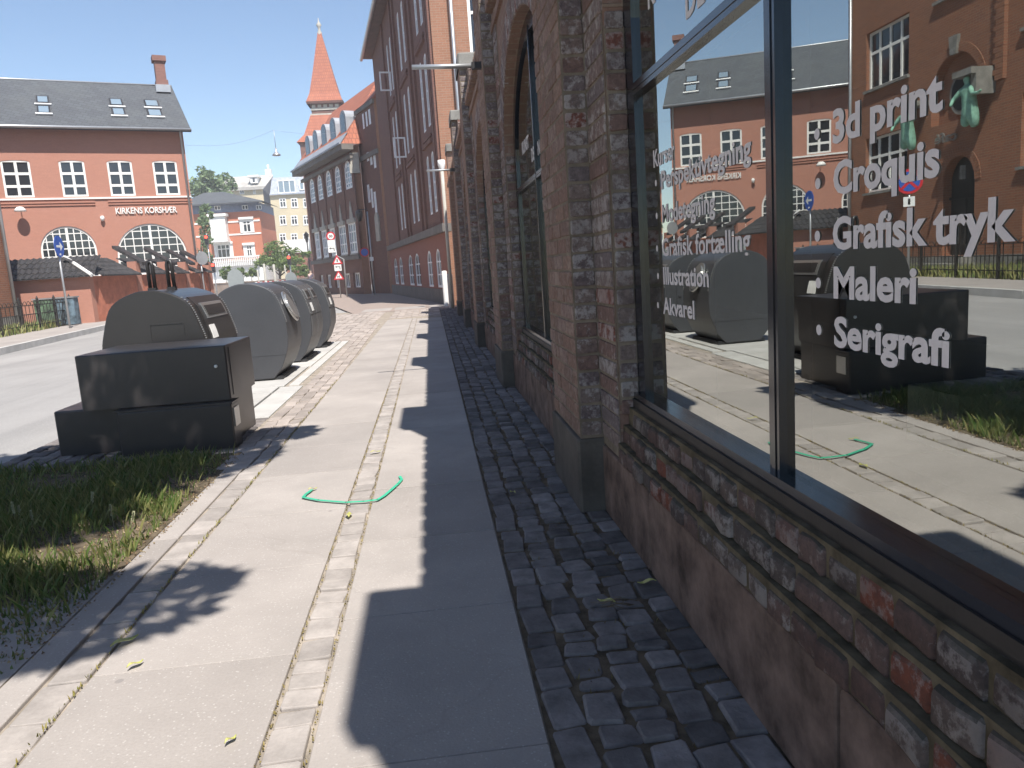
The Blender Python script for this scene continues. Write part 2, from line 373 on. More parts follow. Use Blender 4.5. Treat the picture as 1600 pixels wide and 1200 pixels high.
def winrect(F, u0, u1, z0, z1, par, cols=2, rows=(.38,), d=-.1, fw=.07, mw=.05, sill=True, fm='white', gm='glass', sillm='white', so=.05, name='window'):
    mb = MB()
    for a in ((u0, u0 + fw, z0, z1), (u1 - fw, u1, z0, z1), (u0 + fw, u1 - fw, z0, z0 + fw), (u0 + fw, u1 - fw, z1 - fw, z1)): mb.fbox(F, *a, d - .06, d + .03)
    for k in range(1, cols):
        u = u0 + (u1 - u0) * k / cols; mb.fbox(F, u - mw / 2, u + mw / 2, z0 + fw, z1 - fw, d - .05, d + .024)
    for q in rows:
        z = z1 - (z1 - z0) * q; mb.fbox(F, u0 + fw, u1 - fw, z - mw / 2, z + mw / 2, d - .045, d + .018)
    w = part(mb, name, MT[fm], par)
    mb = MB(); mb.fbox(F, u0 + fw * .5, u1 - fw * .5, z0 + fw * .5, z1 - fw * .5, d - .04, d - .02); part(mb, 'pane', MT[gm], w)
    if sill:
        mb = MB(); mb.fbox(F, u0 - .06, u1 + .06, z0 - .09, z0 - .004, d, so); part(mb, 'sill', MT[sillm], w)
    return w
def winarch(F, u0, u1, z0, zs, rise, par, nc=6, nr=3, d=-.1, fw=.07, mw=.04, thick=(), fm='white', gm='glass', name='arched_window'):
    n = 14; c = (u0 + u1) / 2; a = (u1 - u0) / 2
    out = archh(u0, u1, z0, zs, rise, n); ins = archh(u0 + fw, u1 - fw, z0 + fw, zs, max(.02, rise - fw), n)
    mb = MB(); k = len(out)
    for i in range(k):
        j = (i + 1) % k
        mb.face([F.p(*out[i], d), F.p(*out[j], d), F.p(*ins[j], d), F.p(*ins[i], d)])
        mb.face([F.p(*ins[i], d), F.p(*ins[j], d), F.p(ins[j][0], ins[j][1], d - .07), F.p(ins[i][0], ins[i][1], d - .07)])
    def top(u):
        q = min(1, abs(u - c) / (a - fw * .5)); return zs + (rise - fw * .5) * math.sqrt(max(0, 1 - q * q))
    for i in range(1, nc):
        u = u0 + (u1 - u0) * i / nc; w2 = mw * (2.6 if i in thick else 1) / 2
        mb.fbox(F, u - w2, u + w2, z0 + fw * .5, top(u), d - .055, d - (.002 if i in thick else .012))
    H = zs + rise - z0
    for i in range(1, nr):
        z = z0 + H * i / nr
        q = 1 if z <= zs else math.sqrt(max(0, 1 - ((z - zs) / rise) ** 2))
        mb.fbox(F, c - (a - fw * .5) * q, c + (a - fw * .5) * q, z - mw / 2, z + mw / 2, d - .05, d - .018)
    w = part(mb, name, MT[fm], par)
    mb = MB(); mb.face([F.p(q[0], q[1], d - .035) for q in out]); part(mb, 'pane', MT[gm], w)
    return w
def text_mb(s, F, u, z, height, width=None, ext=.001, off=.0, d=.002, mirror=False):
    c = bpy.data.curves.new('t', 'FONT'); c.body = s; c.size = 1; c.offset = off; c.resolution_u = 3; c.extrude = 0
    o = bpy.data.objects.new('t', c); me = bpy.data.meshes.new_from_object(o)
    xs = [v.co.x for v in me.vertices]; ys = [v.co.y for v in me.vertices]
    cc = bpy.data.curves.new('t', 'FONT'); cc.body = 'H'; cc.size = 1; cc.offset = off; oo = bpy.data.objects.new('t', cc); mm = bpy.data.meshes.new_from_object(oo)
    ch = max(v.co.y for v in mm.vertices) - min(v.co.y for v in mm.vertices); base = min(v.co.y for v in mm.vertices)
    x0 = min(xs); sy = height / ch; sx = (width / (max(xs) - x0)) if width else sy
    vs = [(v.co.x, v.co.y) for v in me.vertices]; fs = [tuple(p.vertices) for p in me.polygons]
    mb = MB(); P = [F.p(u + (x - x0) * sx, z + (y - base) * sy, d + ext) for x, y in vs]
    mb.raw(P, fs)
    edges = {}
    for f in fs:
        for i in range(len(f)): 
            a, b = f[i], f[(i + 1) % len(f)]; edges[(a, b)] = edges.get((a, b), 0) + 1
    for (a, b) in edges:
        if (b, a) not in edges:
            pa, pb = P[a], P[b]; mb.face([pb, pa, pa - F.n * ext, pb - F.n * ext])
    for x in (o, oo): bpy.data.objects.remove(x)
    for x in (me, mm): bpy.data.meshes.remove(x)
    for x in (c, cc): bpy.data.curves.remove(x)
    return mb

# ================================================================== GROUND
def sheet(name, pts, z, m):
    mb = MB(); v = [(x, y, z) for x, y in pts]
    if sum(v[i][0] * v[(i + 1) % len(v)][1] - v[(i + 1) % len(v)][0] * v[i][1] for i in range(len(v))) < 0: v = v[::-1]
    fs = tessellate_polygon([[Vector(q) for q in v]])
    fs = [t if (Vector(v[t[1]]) - Vector(v[t[0]])).cross(Vector(v[t[2]]) - Vector(v[t[0]])).z > 0 else t[::-1] for t in fs]
    mb.raw(v, fs); return struct(mb.build(name, m))
sheet('ground', [(-74, -29), (34, -29), (34, 169), (-74, 169)], -.06, MT['asphalt'])
sheet('road', [(-9.0, -12), (-9.1, 13), (-9.8, 18.4), (-10.9, 27), (-11.6, 36), (-14, 46), (-20, 60), (-40, 78), (-40, 150), (-6, 150), (-8.6, 56), (-6.3, 44), (-4.4, 34), (-2.9, 27), (-2.0, 18.4), (-1.6, 15.0), (-3.25, 14.9), (-3.25, -12)], -.052, MT['asphalt'])
# pavement bed (sandy joints) under slabs
sheet('pavement_bed', [(-1.75, -3), (.22, -3), (.22, 24.0), (-1.75, 24.0)], -.012, MT['joint'])
def slabs(x0, x1, y0, y1, L, name, m, gap=.006, z=0.0, rz=.002, skip=None):
    mb = MB(); y = y0
    while y < y1:
        l = L * random.uniform(.94, 1.06)
        if not (skip and skip(y)):
            zz = z + random.uniform(-rz, rz); mb.rbox(((x0 + x1) / 2, y + l / 2, zz - .01), (1, 0, 0), (0, 1, 0), (0, 0, 1), (x1 - x0) / 2 - gap / 2, l / 2 - gap / 2, .01, .004)
        y += l
    return mb
mb = slabs(-1.165, -.535, -2.4, 19.6, .8, 's', None); mb2 = slabs(-.405, .205, -2.2, 19.4, .8, 's', None)
mb.raw(mb2.v, mb2.f); struct(mb.build('concrete_slab_pavement', MT['slab']))
def setts(x0, x1, y0, y1, cols, L, name, m, z=.0, jit=.006, gap=.012, lvar=.3, dome=.014, hx=None, xf=None):
    mb = MB(); cw = (x1 - x0) / cols
    for c in range(cols):
        y = y0 + random.uniform(0, L)
        while y < y1:
            l = L * random.uniform(1 - lvar, 1 + lvar); x = x0 + cw * (c + .5) + random.uniform(-jit, jit)
            if xf: x += xf(y)
            t = (random.uniform(-.05, .05), random.uniform(-.05, .05)); ez = Vector((t[0], t[1], 1)).normalized(); ex = Vector((1, random.uniform(-.10, .10), -t[0])).normalized(); ey = ez.cross(ex)
            mb.rbox((x, y + l / 2, z - .03 + random.uniform(-.004, .004)), ex, ey, ez, cw / 2 - gap / 2, l / 2 - gap / 2, .03, dome, 0, jit * .7)
            y += l
    return struct(mb.build(name, m))
sheet('sett_bed', [(.206, -3), (.80, -3), (.80, 24.0), (.206, 24.0)], -.009, MT['settjoint'])
setts(.215, .315, -1.2, 23.8, 1, .16, 'edge_setts', MT['sett'], .0, .004, .010, .4, .007)
setts(.320, .765, -1.0, 23.8, 4, .115, 'wall_side_setts', MT['sett'], .0, .010, .013, .42, .010)
setts(-.527, -.413, -1.4, 19.8, 1, .125, 'sett_strip', MT['strip'], -.001, .002, .008, .4, .005)
# left edge of the pavement: clay pavers in three rows, kerb stones beside the grass
setts(-1.50, -1.175, 5.0, 18.6, 3, .2, 'clay_paver_rows', MT['paver'], .0, .003, .008, .06, .006, xf=lambda y: -.0 - .012 * max(0, y - 9))
setts(-1.30, -1.175, -1.2, 5.0, 1, .17, 'kerb_setts', MT['strip'], -.001, .003, .006, .4, .005)
mb = slabs(-1.435, -1.31, -1.3, 5.0, 1.0, 's', None, .004, .001)
m3 = MB()
for xa in (-3.2, -2.62, -2.04): m4 = slabs(xa, min(xa + .575, -1.44), -1.3, 1.9, .8, 's', None, .005, -.001); m3.raw(m4.v, m4.f)
mb.raw(m3.v, m3.f)
struct(mb.build('granite_kerb', MT['slab']))
# light granite plates round the bins
mb = MB()
for (x0, x1, y0, y1) in ((-1.78, -1.52, 6.9, 8.35), (-1.78, -1.52, 8.37, 8.80), (-3.2, -1.80, 6.9, 8.45), (-3.2, -1.80, 8.47, 8.88), (-3.2, -1.75, 8.9, 10.7), (-3.2, -1.72, 10.72, 12.6), (-3.2, -1.72, 12.62, 14.4), (-1.71, -1.58, 8.9, 14.4)):
    mb.rbox(((x0 + x1) / 2, (y0 + y1) / 2, -.012), (1, 0, 0), (0, 1, 0), (0, 0, 1), (x1 - x0) / 2 - .006, (y1 - y0) / 2 - .006, .014, .004)
struct(mb.build('bin_plate_paving', MT['granite']))
setts(-3.25, -1.52, 5.6, 6.9, 14, .12, 'sett_paving_by_cabinet', MT['sett'], -.002, .005, .014, .3, .012)
setts(-1.17, .2, 20.45, 24.3, 7, .2, 'clay_paving', MT['paver'], -.003, .004, .012, .2, .006)
setts(-4.6, -1.45, 14.45, 24.3, 16, .2, 'clay_paving', MT['paver'], -.004, .004, .012, .2, .006)
sheet('clay_bed', [(-4.7, 14.4), (.2, 14.4), (.2, 26), (-4.7, 26)], -.03, MT['joint'])
MT['farpave'] = bricks('pale_block_paving', (.37, .29, .25), (.30, .25, .23), (.26, .22, .18), .2, .1, .008, .2, (.3, .28, .26), 0, .3)
sheet('far_pavement', [(-2.4, 24), (3, 24), (3, 25.2), (-2.1, 43.6), (-2.3, 44.3), (-3.5, 47), (-4.0, 47.1), (-8.4, 57.4), (-14, 75), (-17, 75), (-8.9, 56), (-6.5, 45), (-4.6, 35), (-3.0, 27)], -.004, MT['farpave'])
mb = MB()
for y0, y1, x0, x1 in ((24.6, 26.6, -2.3, -1.3), (24.6, 26.6, -1.25, -.2), (24.6, 26.6, -.15, .5)):
    mb.rbox(((x0 + x1) / 2, (y0 + y1) / 2, -.004), (1, 0, 0), (0, 1, 0), (0, 0, 1), (x1 - x0) / 2 - .03, (y1 - y0) / 2 - .2, .008, .004)
struct(mb.build('entrance_slabs', MT['slab']))
# left pavement with kerb
LK = [(-9.0, -12), (-9.1, 13), (-9.8, 18.4), (-10.9, 27), (-11.4, 34), (-12.2, 40), (-15, 46), (-22, 58)]
sheet('left_pavement', LK + [(-40, 58), (-20, 42), (-13.5, 30), (-14.2, 28), (-14.3, -12)], .09, MT['slab'])
mb = MB()
for a, b in zip(LK, LK[1:]):
    F = Frame(a, b); k = max(1, int(F.len / 1.2))
    for i in range(k): mb.fbox(F, F.len * i / k + .004, F.len * (i + 1) / k - .004, -.05, .102, .0, .14)
struct(mb.build('left_kerb', MT['granite']))
# earth and grass patch
sheet('old_paving_bed', [(-3.25, -3), (-1.45, -3), (-1.45, 5.5), (-3.25, 5.5)], -.008, MT['slab'])
sheet('soil', [(-3.25, 2.85), (-2.9, 2.78), (-2.5, 2.95), (-2.2, 2.88), (-1.95, 3.05), (-1.72, 3.08), (-1.55, 3.22), (-1.437, 3.40), (-1.437, 5.55), (-3.25, 5.55)], -.001, MT['earth'])
GR = leafmat('grass_blades', (.06, .13, .02), (.26, .25, .09), .35)
def grass(name, region, n, h0, h1, m=GR, w=.004, dens=None):
    mb = MB(); k = 0
    while k < n:
        x = random.uniform(region[0], region[1]); y = random.uniform(region[2], region[3])
        if dens and random.random() > dens(x, y): continue
        k += 1; h = random.uniform(h0, h1); a = random.uniform(0, 2 * PI); l = random.uniform(.1, .7) * h
        dx, dy = math.cos(a) * l, math.sin(a) * l; px, py = -math.sin(a) * w, math.cos(a) * w; z = region[4] if len(region) > 4 else -.01
        mb.face([(x - px, y - py, z), (x + px, y + py, z), (x + dx * .4 + px * .7, y + dy * .4 + py * .7, z + h * .6), (x + dx, y + dy, z + h)])
    o = mb.build(name, m); o['kind'] = 'stuff'; return o
def gd(x, y):
    if y < 3.25 + random.uniform(-.45, .1) + .12 * (x + 1.4): return .02
    v = math.sin(x * 4.1 + y * 2.3) * math.sin(y * 3.7 - x * 1.9) + .35 * math.sin(x * 11) * math.sin(y * 9)
    e = 1.0 if x < -1.62 or (3.5 < y < 4.3) else .35
    if y > 5.0: e *= .7
    return max(.03, .45 + .6 * v) * e
grass('grass', (-3.22, -1.46, 2.3, 5.5), 15000, .02, .11, dens=gd)
grass('leaf_litter', (-3.2, -1.40, 2.55, 5.5, .004), 5200, .002, .010, leafmat('brown_litter', (.16, .09, .05), (.36, .29, .16), .1), .006, dens=lambda x, y: 1 if x > -1.75 or random.random() < .35 else 0)
grass('ground_cover', (-3.22, -1.47, 2.5, 5.5), 16000, .008, .03, leafmat('weed_leaves', (.07, .13, .025), (.22, .26, .08), .3), .006, dens=lambda x, y: gd(x, y) + .12)
mb = MB()                                                  # seed stalks standing out of the grass
for (x, y, h) in ((-2.62, 4.25, .22), (-2.6, 4.3, .14), (-2.30, 4.2, .13), (-2.15, 4.1, .1), (-2.28, 4.22, .1), (-1.95, 4.3, .12), (-1.72, 4.0, .12), (-1.6, 3.9, .1)):
    dx = random.uniform(-.03, .03); mb.tube([(x, y, 0), (x + dx * .4, y, h * .5), (x + dx, y + .01, h)], [.0016, .0014, .001], 4)
    for k in range(12):
        t = .55 + .45 * k / 12; mb.rbox((x + dx * t + random.uniform(-.004, .004), y, h * t), (1, 0, 0), (0, 1, 0), (0, 0, 1), .004, .003, .006, .001)
o = mb.build('grass_stalks', leafmat('dry_stalks', (.36, .36, .2), (.5, .5, .32), .3)); o['kind'] = 'stuff'
o = grass('joint_weeds', (-1.18, -1.165, 1.8, 9, .0), 420, .006, .02, leafmat('joint_weed', (.2, .2, .04), (.34, .28, .08)), .003)
o = grass('joint_moss', (-.536, -.526, 1.6, 8, -.004), 500, .004, .012, leafmat('joint_moss_green', (.22, .18, .06), (.36, .28, .1)), .003)
o = grass('joint_moss', (-.414, -.404, 1.6, 8, -.004), 450, .004, .012, bpy.data.materials['joint_moss_green'], .003)
o = grass('wall_side_weeds', (.32, .75, 1.3, 6.5, -.012), 900, .008, .02, leafmat('brown_weeds', (.12, .07, .03), (.24, .2, .06)), .0025, dens=lambda x, y: .9 if math.sin(x * 17 + 2) * math.sin(y * 7) > .5 else .05)

# ================================================================== NEAR BRICK BUILDING (right)
B1 = thing('brick_building', 'long old brown brick building with arched black-framed shop windows along the pavement', 'building', (1.5, 12, 0))
PER = 3.97; NB = 5
XW, XP, XG, XF = .76, .65, .86, .842                       # wall face, pilaster face, glass, frame face
ZT = 3.52
F1 = Frame((XW, -6), (XW, 24)); F1.n = Vector((-1, 0, 0))
def Fx(x): f = Frame((x, 0), (x, 10)); f.n = Vector((-1, 0, 0)); return f
FW, FP, FG, FFm = Fx(XW), Fx(XP), Fx(XG), Fx(XF)
def op(k): return .62 + PER * k, 3.165 + PER * k             # opening in Y
holes = [archh(op(k)[0], op(k)[1], .334, 2.10, .86, 20) for k in range(-1, NB)]
mb = MB(); wall(mb, FW, [(-4.0, .33), (22.9, .33), (22.9, ZT), (-4.0, ZT)], holes, .11)
# back of the building, roof and room walls keep daylight out
mb.box((.772, 22.78, 0), (6, 22.9, ZT)); mb.box((5.9, -4, 0), (6.0, 22.78, ZT))
part(mb, 'wall', MT['near_brick'], B1)
mb = MB(); mb.box((.79, -4, ZT - .25), (5.9, 22.78, ZT - .1)); part(mb, 'roof', plain('roof_felt', (.06, .06, .06)), B1)
# plinth
mb = MB()
y0 = -3.6
while y0 < 22.4:
    l_ = random.uniform(1.05, 1.4); mb.rbox((XW - .012 + .06 + .01, y0 + l_ / 2, .16), (0, 1, 0), (0, 0, 1), (-1, 0, 0), l_ / 2 - .004, .165, .07, .012); y0 += l_
mb.box((XW + .012, -3.9, 0), (XW + .02, 22.8, .325))
part(mb, 'plinth', MT['plinth'], B1)
# pilasters with caps
for k in range(-1, NB + 1):
    pil = MB()
    y0 = 3.51 + PER * k - PER; y1 = y0 + .75
    if y0 > 22: y0, y1 = 22.3, 22.95
    x1 = XW + .0
    for a, b in (((XP, y0), (XP, y1)),):
        pil.face([(XP, y1, .36), (XP, y0, .36), (XP, y0, 4.0), (XP, y1, 4.0)])
    pil.face([(XP, y0, .36), (.95, y0, .36), (.95, y0, 4.0), (XP, y0, 4.0)])
    pil.face([(.95, y1, .36), (XP, y1, .36), (XP, y1, 4.0), (.95, y1, 4.0)])
    pil.face([(.95, y0, ZT - .3), (.95, y1, ZT - .3), (.95, y1, 4.0), (.95, y0, 4.0)])
    mf = MB(); mf.rbox(((XP - .012 + XW) / 2, (y0 + y1) / 2, .18), (1, 0, 0), (0, 1, 0), (0, 0, 1), (XW - XP) / 2 + .006 + .01, .375 + .012, .18, .012)
    part(mf, 'pilaster_foot', MT['plinthdark'], B1)
    mc = MB(); mc.rbox((.79, (y0 + y1) / 2, 4.09), (1, 0, 0), (0, 1, 0), (0, 0, 1), .16, .45, .09, .02); part(mc, 'cap_stone', MT['capstone'], B1)
    part(pil, 'pilaster', MT['near_brick'], B1)
# cornice of diagonal (saw-tooth) bricks between the pilasters
for k in range(-1, NB + 1):
    mc = MB()
    ya = 4.26 + PER * (k - 1); yb = 3.51 + PER * k
    if ya > 22: continue
    yb = min(yb, 22.3)
    mc.box((.735, ya + .002, 3.30), (.80, yb - .002, 3.37)); y = ya + .06
    while y < yb - .05:
        mc.prism([(.684, y - .09, 3.44), (.76, y - .105, 3.44), (.76, y + .105, 3.44), (.684, y + .055, 3.44)], (0, 0, .09)); y += .225
    mc.box((.705, ya + .002, 3.531), (.92, yb - .002, 3.57))
    part(mc, 'cornice', MT['near_brick'], B1, recalc=True)
# brick ring over each arch
for k in range(-1, NB):
    ring = MB()
    a0, a1 = op(k); c = (a0 + a1) / 2; a = (a1 - a0) / 2; n = 46
    for i in range(n):
        t = PI * (i + .5) / n; ct, st = math.cos(t), math.sin(t)
        pc = Vector((XW - .001, c + (a + .115) * ct, 2.10 + (.86 + .115) * st)); rad = Vector((0, ct * .86, st * a)).normalized(); tan = Vector((0, -rad.z, rad.y))
        ds = PI * math.hypot((a + .115) * st, .975 * ct) / n
        ring.rbox(pc + Vector((.012, 0, 0)), rad, tan, (-1, 0, 0), .112, ds / 2 - .005, .02, .008, 0, .002)
    part(ring, 'arch_bricks', MT['brickset'], B1)
# individually laid bricks where one can see them: pilaster corners, window jambs
ind = None
def course(x0, x1, y, z, hz, along='x', depth=.05, m=0, parts=(1.0,)):
    tot = sum(parts); c = x0
    for p in parts:
        w = (x1 - x0) * p / tot
        if along == 'x': ind.rbox((c + w / 2, y + depth / 2 - random.uniform(0, .006), z + hz / 2), (1, 0, 0), (0, 0, 1), (0, -1, 0), w / 2 - .006, hz / 2 - .006, depth / 2, .006, m, .002)
        else: ind.rbox((y + depth / 2 - random.uniform(0, .004), c + w / 2, z + hz / 2), (0, 1, 0), (0, 0, 1), (-1, 0, 0), w / 2 - .006, hz / 2 - .006, depth / 2, .005, m, .002)
        c += w
HZ = .078
for k in (0, 1, 2, 3):
    ind = MB(); face_ = MB(); yp = 3.51 + PER * k; z = .37; i = 0
    while z < (3.9 if k else 2.6):
        course(XP - .004, XW - .004, yp - .006, z, HZ)                                   # side of the pilaster
        if k < 2:
            pr = (1, 2, 2, 1.4) if i % 2 else (2, 2, 1, 1.4)
            tot_ = sum(pr); c_ = yp + .004
            for p_ in pr:
                w_ = .742 * p_ / tot_; face_.rbox((XP + .022 - random.uniform(0, .006), c_ + w_ / 2, z + HZ / 2), (0, 1, 0), (0, 0, 1), (-1, random.uniform(-.02, .02), random.uniform(-.02, .02)), w_ / 2 - .005, HZ / 2 - .005, .024, .005, 0, .002); c_ += w_
        if z < 2.1 and z > .5:
            yj = op(k)[1]
            course(XW + .0, XF + .005, yj - .010, z, HZ, 'x', .03)                          # window jamb
            course(yj + .0, yp - .008, XW - .008, z, HZ, 'y', .045, 0, (1,) if i % 2 else (1,))
        elif z >= 2.1: course(op(k)[1] + .02 + (z - 2.1) ** 2 * 0, yp - .008, XW - .008, z, HZ, 'y', .045)
        else: course(op(k)[1], yp - .008, XW - .008, z, HZ, 'y', .045)
        z += HZ; i += 1
    part(ind, 'laid_bricks', MT['brickset'], B1)
    if k < 2: part(face_, 'face_bricks', MT['facebrick'], B1)
# mortar behind the laid bricks
for k in (0, 1, 2, 3):
    mm = MB(); yp = 3.51 + PER * k; zt = 3.98 if k else 2.7
    mm.box((XP - .0045, yp - .0045, .362), (XW, yp - .002, zt)); 
    if k < 2: mm.box((XP - .0012, yp + .001, .365), (XP - .0002, yp + .749, 3.98 if k else 2.7))
    mm.box((XW - .0035, op(k)[1], .335), (XW - .0015, yp - .006, zt))
    mm.box((XW + .001, op(k)[1] - .009, .575), (XF + .02, op(k)[1] - .004, 2.1))
    part(mm, 'mortar', MT['brickmort'], B1)
# stepped rounded sill courses (headers on edge), three rows stepping back
for k in range(0, NB):
    sb = MB(); a0, a1 = op(k)
    if k == 0: a0 = .6
    sm_ = MB()
    for r_ in range(3):
        zc = .334 + r_ * .0775; xc = XW - .024 + r_ * .026; y = a0 - .02 + r_ * .03
        sm_.box((xc + .009, a0, zc), (XF + .03, a1 - .001, zc + .077))
        while y < a1 - .1:
            L_ = .122
            if r_ == 1 and k == 0 and 1.30 < y < 1.42: L_ = .24
            tl = random.uniform(-.02, .02)
            sb.nose(xc + random.uniform(-.004, .006), y + .005, y + L_ - .005, zc + .003, .070 + random.uniform(-.004, .002), .06, random.uniform(.018, .034), .004)
            y += L_
    part(sm_, 'sill_bed', MT['sillmort'], B1)
    part(sb, 'sill_bricks', MT['rollbrick'], B1, recalc=True)
# shop windows
def shopwin(k):
    a0, a1 = op(k); fw = .115; c = (a0 + a1) / 2; a = (a1 - a0) / 2; n = 24
    mb = MB(); out = archh(a0, a1, .600, 2.10, .86, n); ins = archh(a0 + fw, a1 - fw, .600 + .028, 2.10, .86 - fw, n)
    for i in range(len(out)):
        j = (i + 1) % len(out)
        mb.face([FFm.p(*out[i]), FFm.p(*ins[i]), FFm.p(*ins[j]), FFm.p(*out[j])])
        mb.face([FFm.p(*ins[i]), FFm.p(ins[i][0], ins[i][1], -.09), FFm.p(ins[j][0], ins[j][1], -.09), FFm.p(*ins[j])])
        mb.face([FFm.p(*out[j]), FFm.p(out[j][0], out[j][1], -.09), FFm.p(out[i][0], out[i][1], -.09), FFm.p(*out[i])])
    mb.fbox(FFm, 1.810 + PER * k, 1.866 + PER * k, .628, 2.885, -.085, .003)                   # mullion
    mb.fbox(FFm, 1.828 + PER * k, 1.848 + PER * k, .60, 2.885, .0035, .006)
    mb.fbox(FFm, a0 + fw, 1.810 + PER * k - .001, 1.812, 1.856, -.085, .004)                  # mid rail
    mb.fbox(FFm, 1.866 + PER * k + .001, a1 - fw, 1.812, 1.856, -.085, .004)
    mb.fbox(FFm, a0 + fw, a1 - fw, 1.831, 1.837, .0045, .007)
    mb.fbox(FFm, a0 + .003, a1 - .003, .603, .6285, -.001, .022)                                    # drip sill
    w = part(mb, 'window', MT['frame'], B1)
    sb_ = MB(); sb_.fbox(FFm, a0 + .002, a1 - .002, .566, .6025, -.02, .028); part(sb_, 'sill', MT['framesill'], w)
    gl = [archh(a0 + .03, a1 - .03, .62, 2.10, .83, n)]
    g = MB()
    g.face([FG.p(1.837 + PER * k, .62), FG.p(a0 + .03, .62), FG.p(a0 + .03, 1.83), FG.p(1.837 + PER * k, 1.83)]); part(g, 'pane', MT['shopglass'], w)
    g = MB(); g.face([FG.p(a1 - .03, .62), FG.p(1.84 + PER * k, .62), FG.p(1.84 + PER * k, 1.83), FG.p(a1 - .03, 1.83)]); part(g, 'pane', MT['shopglass'], w)
    g = MB(); top = [(a1 - .03, 1.833), (a0 + .03, 1.833)] + [(c - (a - .03) * math.cos(PI * q / n), 2.1 + .83 * math.sin(PI * q / n)) for q in range(n + 1)]
    g.face([FG.p(*q) for q in top]); part(g, 'pane', MT['shopglass'], w)
    return w
WIN = [shopwin(k) for k in range(0, NB)]
# vinyl lettering: text runs towards -Y as read from the street
FL = Frame((XG - .0015, 20), (XG - .0015, 0)); FL.n = Vector((-1, 0, 0))
def letter(s, y, z, hgt, wid, w, bullet=True, off=None):
    off = (.018 if 'æ' in s else .024 if y > 2 else .033) if off is None else off
    part(text_mb(s, FL, 20 - y, z, hgt, wid, .0004, off, .0), 'lettering', MT['vinyl'], w)
    if bullet:
        b = MB(); q = [FL.p(20 - y - .066 + .012 * math.cos(t * PI / 8), z + hgt * .47 + .012 * math.sin(t * PI / 8), .0004) for t in range(16)]
        b.face(q); part(b, 'bullet_mark', MT['vinyl'], w)
w0 = WIN[0]
letter('Kurser', 2.872, 1.517, .062, .250, w0, False)
letter('Perspektivtegning', 2.785, 1.430, .064, .79, w0); letter('Modetegning', 2.79, 1.311, .064, .53, w0)
letter('Grafisk fortælling', 2.80, 1.191, .064, .79, w0); letter('Illustration', 2.80, 1.088, .064, .47, w0); letter('Akvarel', 2.815, .978, .062, .345, w0)
letter('3d print', 1.583, 1.402, .068, .35, w0); letter('Croquis', 1.58, 1.297, .068, .342, w0); letter('Grafisk tryk', 1.583, 1.184, .068, .52, w0)
letter('Maleri', 1.58, 1.081, .068, .285, w0); letter('Serigrafi', 1.578, .977, .066, .375, w0)
letter('KUNST', 2.87, 2.07, .10, .43, w0, False); letter('DESIGN', 2.47, 1.915, .10, .47, w0, False)
letter('KUNST', 6.66, 2.10, .10, .43, WIN[1], False); letter('DESIGN', 6.12, 1.97, .10, .45, WIN[1], False)
# flag rods
for (y, z, L_, r_) in ((7.62, 3.07, .66, .022), (15.5, 3.09, .55, .02)):
    mb = MB(); mb.tube([(XP - .02, y, z), (XP - L_, y, z + .01)], r_, 10); o = mb.build('flag_rod', MT['metal'], None)
    mb = MB(); mb.box((XP - .10, y - .03, z - .03), (XP - .001, y + .03, z + .03)); q = mb.build('bracket', MT['black'], o)
    tag(o, 'long bare metal rod sticking out over the pavement from the second pilaster' if y < 10 else 'shorter thin metal rod sticking out from a far pilaster of the brown brick wall', 'rod', 'rods on the brick wall')
# dim room behind the glass
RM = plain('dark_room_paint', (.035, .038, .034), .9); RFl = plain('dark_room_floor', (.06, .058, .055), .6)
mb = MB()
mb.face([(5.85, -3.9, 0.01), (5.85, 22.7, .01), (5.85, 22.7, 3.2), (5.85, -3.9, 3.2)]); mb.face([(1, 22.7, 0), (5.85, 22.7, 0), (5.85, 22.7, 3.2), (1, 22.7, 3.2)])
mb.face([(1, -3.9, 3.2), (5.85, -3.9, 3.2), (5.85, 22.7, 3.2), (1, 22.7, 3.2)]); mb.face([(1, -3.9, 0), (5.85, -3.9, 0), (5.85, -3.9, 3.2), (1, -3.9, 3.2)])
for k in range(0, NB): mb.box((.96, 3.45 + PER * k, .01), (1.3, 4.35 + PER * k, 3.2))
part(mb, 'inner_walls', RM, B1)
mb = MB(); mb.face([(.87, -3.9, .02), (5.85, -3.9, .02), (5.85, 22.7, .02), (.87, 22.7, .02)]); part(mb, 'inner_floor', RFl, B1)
def carton(x, y, z, sx, sy, sz, label):
    mb = MB()
    for a, b in (((x, y, z), (x + sx, y + .01, z + sz)), ((x, y + sy - .01, z), (x + sx, y + sy, z + sz)), ((x, y + .01, z), (x + .01, y + sy - .01, z + sz)), ((x + sx - .01, y + .01, z), (x + sx, y + sy - .01, z + sz)), ((x + .01, y + .01, z), (x + sx - .01, y + sy - .01, z + .01))): mb.box(a, b)
    o = mb.build('open_box', MT['white']); tag(o, label, 'box', 'open boxes inside the shop window'); return o
carton(1.35, 1.85, .62, .28, .22, .16, 'white open box behind the glass nearer the centre mullion'); carton(1.45, 1.42, .60, .18, .2, .15, 'smaller white open box behind the glass under the word Serigrafi')
tb = thing('display_table', 'low table with the boxes on it inside the dark shop', 'table', (1.6, 1.7, 0))
mb = MB(); mb.box((1.2, 1.2, .56), (1.9, 2.4, .60)); part(mb, 'tabletop', plain('grey_table', (.2, .2, .19)), tb)
for x in (1.24, 1.86):
    for y in (1.24, 2.36):
        mb = MB(); mb.box((x - .02, y - .02, .02), (x + .02, y + .02, .559)); part(mb, 'leg', MT['black'], tb)

